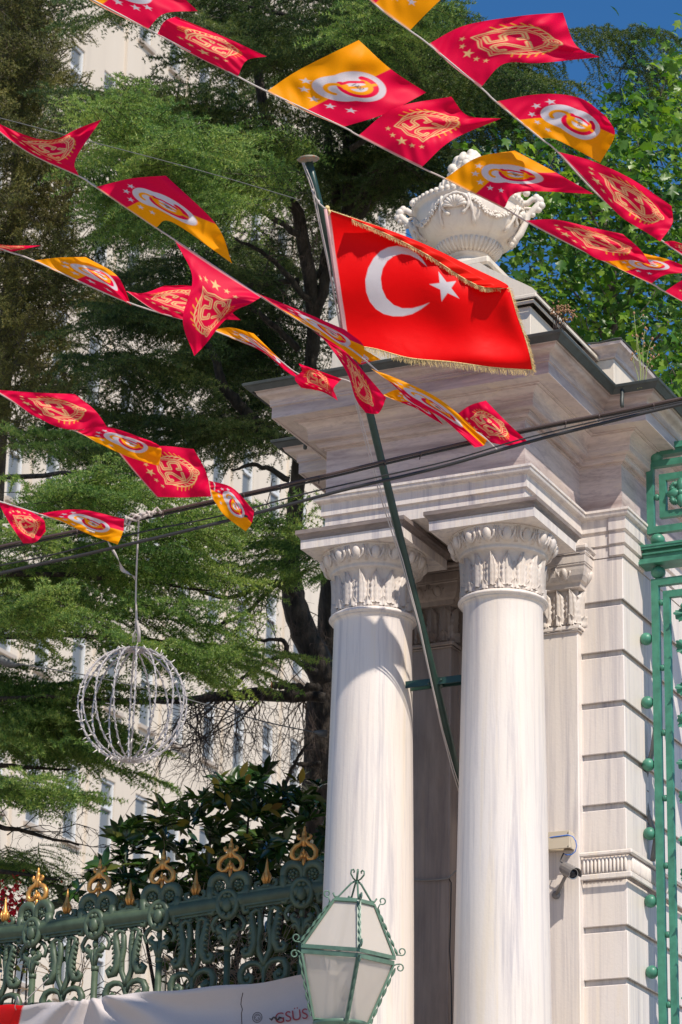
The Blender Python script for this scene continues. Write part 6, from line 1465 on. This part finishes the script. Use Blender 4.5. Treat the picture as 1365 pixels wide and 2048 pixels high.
for (x0, y0, x1, y1, w) in ((1228, 720, 1130, 560, 9), (1224, 650, 1300, 480, 10), (1224, 560, 1215, 530, 14), (1215, 480, 1100, 330, 7), (1210, 430, 1290, 260, 8), (1200, 400, 1180, 230, 6), (1230, 760, 1340, 640, 9), (1290, 300, 1335, 110, 4), (1180, 300, 1130, 190, 4)):
    limb(b, [(x0, y0), ((x0 + x1) / 2 + 8, (y0 + y1) / 2), (x1, y1)], [w, w * .8, w * .4], 22.6, 6, 12)
part('trunk', b, M_BARK2, PT)
def plane_top(x): return np.interp(x, [900, 960, 1010, 1060, 1120, 1200, 1270, 1330, 1400], [330, 235, 215, 185, 230, 235, 165, 60, 40])
cl = []
while len(cl) < 560:
    x = rng.uniform(930, 1440); y = rng.uniform(40, 860); t = plane_top(x)
    if y < t + 10: continue
    if y < t + 110 and rng.random() < 0.45: continue
    if x < 1040 and y > 480: continue
    # gaps of sky
    if any((x - gx) ** 2 / gr ** 2 + (y - gy) ** 2 / (gr * 0.8) ** 2 < 1 for gx, gy, gr in ((1160, 200, 40), (1320, 330, 34), (1240, 672, 26), (1120, 560, 18), (1200, 570, 20), (1330, 690, 20), (990, 330, 25), (1150, 640, 18), (1290, 470, 22), (1100, 400, 20))): continue
    cl.append(at(x, y, rng.uniform(20.4, 24.0)))
k2 = 0
while k2 < 330:
    x = rng.uniform(960, 1440); y = rng.uniform(120, 900)
    if y < plane_top(x) + 70 or (x < 1060 and y > 480): continue
    if any((x - gx) ** 2 / gr ** 2 + (y - gy) ** 2 / (gr * 0.8) ** 2 < 0.6 for gx, gy, gr in ((1160, 200, 40), (1320, 330, 34), (1240, 672, 26), (1120, 560, 18), (1200, 570, 20), (1330, 690, 20), (1290, 470, 22))): continue
    cl.append(at(x, y, rng.uniform(24.2, 26.0))); k2 += 1
cl = np.array(cl); pos = (cl[:, None] + rng.normal(0, 0.125, (len(cl), 12, 3))).reshape(-1, 3); n = len(pos)
nrm = rng.normal(0, 0.55, (n, 3)) + np.array([0.15, -0.45, 0.75]); fwd = rng.normal(0, 0.7, (n, 3)) + np.array([0, -0.2, -0.7])
V, Fc = leaves(leaf_tpl('plane'), pos, nrm, fwd, rng.uniform(0.05, 0.145, n)); crownobj('crown', V, Fc, M_PLANE, PT)
b = MB()
for c in cl[::4]: twigs(b, c + np.array([0, 0.1, -0.1]), rng.normal(0, 0.6, 3) + np.array([0, 0, 0.4]), 0.35, 0, 0.004, -0.3)
part('branchlets', b, M_BARK2, PT, kind='stuff')

MG = thing('magnolia_shrub', rooted(450, 21.8), 'dark glossy magnolia shrub with a few yellowed leaves behind the fence', 'shrub')
b = MB(); g0 = MG.location
for (x, y) in ((330, 1700), (420, 1640), (500, 1600), (560, 1580), (600, 1650), (270, 1740), (380, 1760), (540, 1720)):
    p1 = at(x, y, 21.6 + rng.uniform(-.4, .4)); p0 = np.array([g0[0], g0[1], 0.1]); md = np.array([(p0[0] * .7 + p1[0] * .3), (p0[1] * .6 + p1[1] * .4), p1[2] * 0.62]); b.tube(catmull(np.array([p0, md, p1]), np.linspace(0, 1, 16)), np.linspace(0.045, 0.008, 16), 7)
part('trunk', b, M_BARK, MG)
def mag_top(x): return np.interp(x, [80, 170, 240, 290, 330, 400, 470, 520, 600, 660], [1790, 1720, 1655, 1625, 1575, 1560, 1545, 1535, 1545, 1560])
cl = []
while len(cl) < 470:
    x = rng.uniform(130, 665); y = rng.uniform(1520, 2040)
    if y < mag_top(x) + 12 or (x < 330 and y > 1850) or (x < 260 and rng.random() < 0.5): continue
    cl.append(at(x, y, rng.uniform(20.7, 22.6)))
cl = np.array(cl); k = 9; hd = rng.normal(0, 0.5, (len(cl), 3)) + np.array([0, -0.3, 0.75]); hd /= np.linalg.norm(hd, axis=1)[:, None]
pos = np.repeat(cl, k, 0) + rng.normal(0, 0.012, (len(cl) * k, 3)); H = np.repeat(hd, k, 0); rd = rng.normal(0, 1, H.shape); rd -= (rd * H).sum(1)[:, None] * H; rd /= np.linalg.norm(rd, axis=1)[:, None]
fwd = H * rng.uniform(0.25, 1.1, (len(H), 1)) + rd; nrm = H * 1.0 - rd * 0.4 + rng.normal(0, 0.15, H.shape)
V, Fc = leaves(leaf_tpl('mag'), pos, nrm, fwd, rng.uniform(0.10, 0.165, len(pos))); crownobj('crown', V, Fc, M_MAGN, MG)
M_MAGY = leafmat('yellow_magnolia_leaves', [(0.28, 0.20, 0.03), (0.45, 0.30, 0.05), (0.30, 0.14, 0.03)], 0.4, 0.35)
yc = [(438, 1570), (448, 1590), (482, 1548), (500, 1540), (455, 1600), (540, 1612), (600, 1560), (455, 1580), (545, 1600), (430, 1700), (565, 1630), (350, 1640), (505, 1680)]
pos = np.array([at(x, y + 8, 20.8) for x, y in yc]); V, Fc = leaves(leaf_tpl('mag'), pos, rng.normal(0, 0.3, (len(pos), 3)) + np.array([0.3, -1, 0.3]), rng.normal(0, 0.5, (len(pos), 3)) + np.array([0, 0, 0.7]), rng.uniform(0.10, 0.15, len(pos))); crownobj('yellow_leaves', V, Fc, M_MAGY, MG)

RF = thing('flowering_shrub', rooted(10, 21.6), 'shrub with red blossoms just visible behind the far left fence finial', 'shrub')
b = MB(); g0 = RF.location; tp = at(10, 1830, 21.6)
for _ in range(9): b.tube(catmull(np.array([[g0[0], g0[1], 0.0], [g0[0] + rng.normal(0, .2), g0[1], tp[2] * .6], list(at(rng.uniform(-60, 70), rng.uniform(1790, 1880), 21.6))]), np.linspace(0, 1, 12)), np.linspace(0.03, 0.005, 12), 6)
part('stems', b, M_BARK, RF)
n = 420; pos = np.array([at(rng.normal(5, 32), rng.normal(1815, 26), rng.uniform(21.2, 22.0)) for _ in range(n)])
V, Fc = leaves(leaf_tpl('plane'), pos, rng.normal(0, 1, (n, 3)), rng.normal(0, 1, (n, 3)), rng.uniform(0.03, 0.055, n)); crownobj('blossoms', V, Fc, leafmat('red_blossom', [(0.45, 0.004, 0.02), (0.6, 0.01, 0.04)], 0.4, 0.6), RF)
n = 500; pos = np.array([at(rng.normal(5, 55), rng.normal(1870, 45), rng.uniform(21.3, 22.2)) for _ in range(n)])
V, Fc = leaves(leaf_tpl('mag'), pos, rng.normal(0, 1, (n, 3)), rng.normal(0, 1, (n, 3)), rng.uniform(0.05, 0.09, n)); crownobj('leaves', V, Fc, M_MAGN, RF)
# dry stems between fence and shrub
b = MB()
for _ in range(40): 
    x = rng.uniform(330, 600); twigs(b, at(x, 2010, 20.4), np.array([rng.normal(0, 0.35), 0, 1.0]), rng.uniform(0.35, 0.9), 1, 0.005, -0.1)
for _ in range(10):
    twigs(b, at(rng.uniform(100, 230), 1990, 20.6), np.array([rng.normal(0, 0.8), 0, 0.8]), rng.uniform(0.3, 0.5), 1, 0.005, 0.1)
M_DRY = mat('pale_dry_stems', (0.30, 0.22, 0.15), 0.9); solo('dry_stems', b, M_DRY, 'pale dry stems tangled behind the fence scrolls', 'dry stems', kind='stuff')
# garden wall behind the fence
b = MB(); q0 = at(60, 1880, 22.6); q1 = at(330, 1850, 22.9); 
b.box8([[q0[0] - 3, q0[1] + 1.2, 0], [q1[0] + 1.6, q1[1], 0], [q1[0] + 1.6, q1[1] + 0.3, 0], [q0[0] - 3, q0[1] + 1.5, 0], [q0[0] - 3, q0[1] + 1.2, q0[2] - 0.35], [q1[0] + 1.6, q1[1], q0[2] - 0.35], [q1[0] + 1.6, q1[1] + 0.3, q0[2] - 0.35], [q0[0] - 3, q0[1] + 1.5, q0[2] - 0.35]])
m = M_BRK = mat('cream_block_wall', (0.50, 0.41, 0.33), 0.9); t = NT(m); g_ = t.n('ShaderNodeNewGeometry'); br = t.n('ShaderNodeTexBrick'); mp = t.n('ShaderNodeMapping'); mp.inputs['Rotation'].default_value = (R(90), 0, 0); t.l(g_.outputs['Position'], mp.inputs[0]); t.l(mp.outputs[0], br.inputs['Vector']); br.inputs['Scale'].default_value = 2.2
br.inputs['Color1'].default_value = (0.56, 0.46, 0.37, 1); br.inputs['Color2'].default_value = (0.48, 0.40, 0.32, 1); br.inputs['Mortar'].default_value = (0.25, 0.2, 0.16, 1); br.inputs['Mortar Size'].default_value = 0.012; t.col(br.outputs['Color'])
solo('garden_wall', b, M_BRK, 'low cream block wall seen through the fence scrolls', 'wall')

# ---- weeds on the roof edge
b = MB(); hd_ = MB()
for (x, y, h, lx) in ((1280, 776, 105, -6), (1284, 776, 120, 8), (1290, 772, 95, 16), (1276, 778, 70, -10), (1288, 774, 60, 20), (1281, 776, 150, -12)):
    p = [onv(x + lx * t * t + 2 * math.sin(t * 6), y - h * t, 0.55) for t in np.linspace(0, 1, 9)]; b.tube(np.array(p), np.linspace(0.0035, 0.0015, 9), 4)
    for t in (0.5, 0.65, 0.8, 0.9):
        q = onv(x + lx * t * t, y - h * t, 0.55); e = q + np.array([rng.normal(0, 0.03), rng.normal(0, 0.02), 0.035]); b.tube([q, (q + e) / 2 + np.array([0.004, 0, 0]), e], 0.0014, 4); hd_.ball(e, (0.006, 0.006, 0.009), 6, 4)
    hd_.ball(p[-1], (0.008, 0.008, 0.011), 6, 4)
WD = thing('roof_weed', onv(1283, 776, 0.55), 'tall thin green weed growing from the gutter corner of the rear roof block', 'weed'); part('stems', b, M_WEED, WD); part('seed_heads', hd_, M_WEEDR, WD)
b = MB(); hd_ = MB()
for k in range(14):
    x0, y0 = 1108 + k * 1.6, 664 - k * 0.2; x1 = 1105 + k * 3.2 + rng.uniform(-4, 6); y1 = 612 + rng.uniform(-12, 22) + k
    pts = [at(x0 + (x1 - x0) * t, y0 + (y1 - y0) * t - 5 * math.sin(t * 3), 18.2) for t in np.linspace(0, 1, 6)]; b.tube(np.array(pts), 0.0022, 4)
    for _ in range(9): hd_.ball(pts[-1] + rng.normal(0, 0.013, 3), 0.006, 5, 4)
WD = thing('roof_weed', at(1110, 664, 18.2), 'rust brown dried weed tuft on the front roof edge beside the flag', 'weed'); part('stems', b, M_TWIG, WD); part('seed_heads', hd_, M_WEEDR, WD)
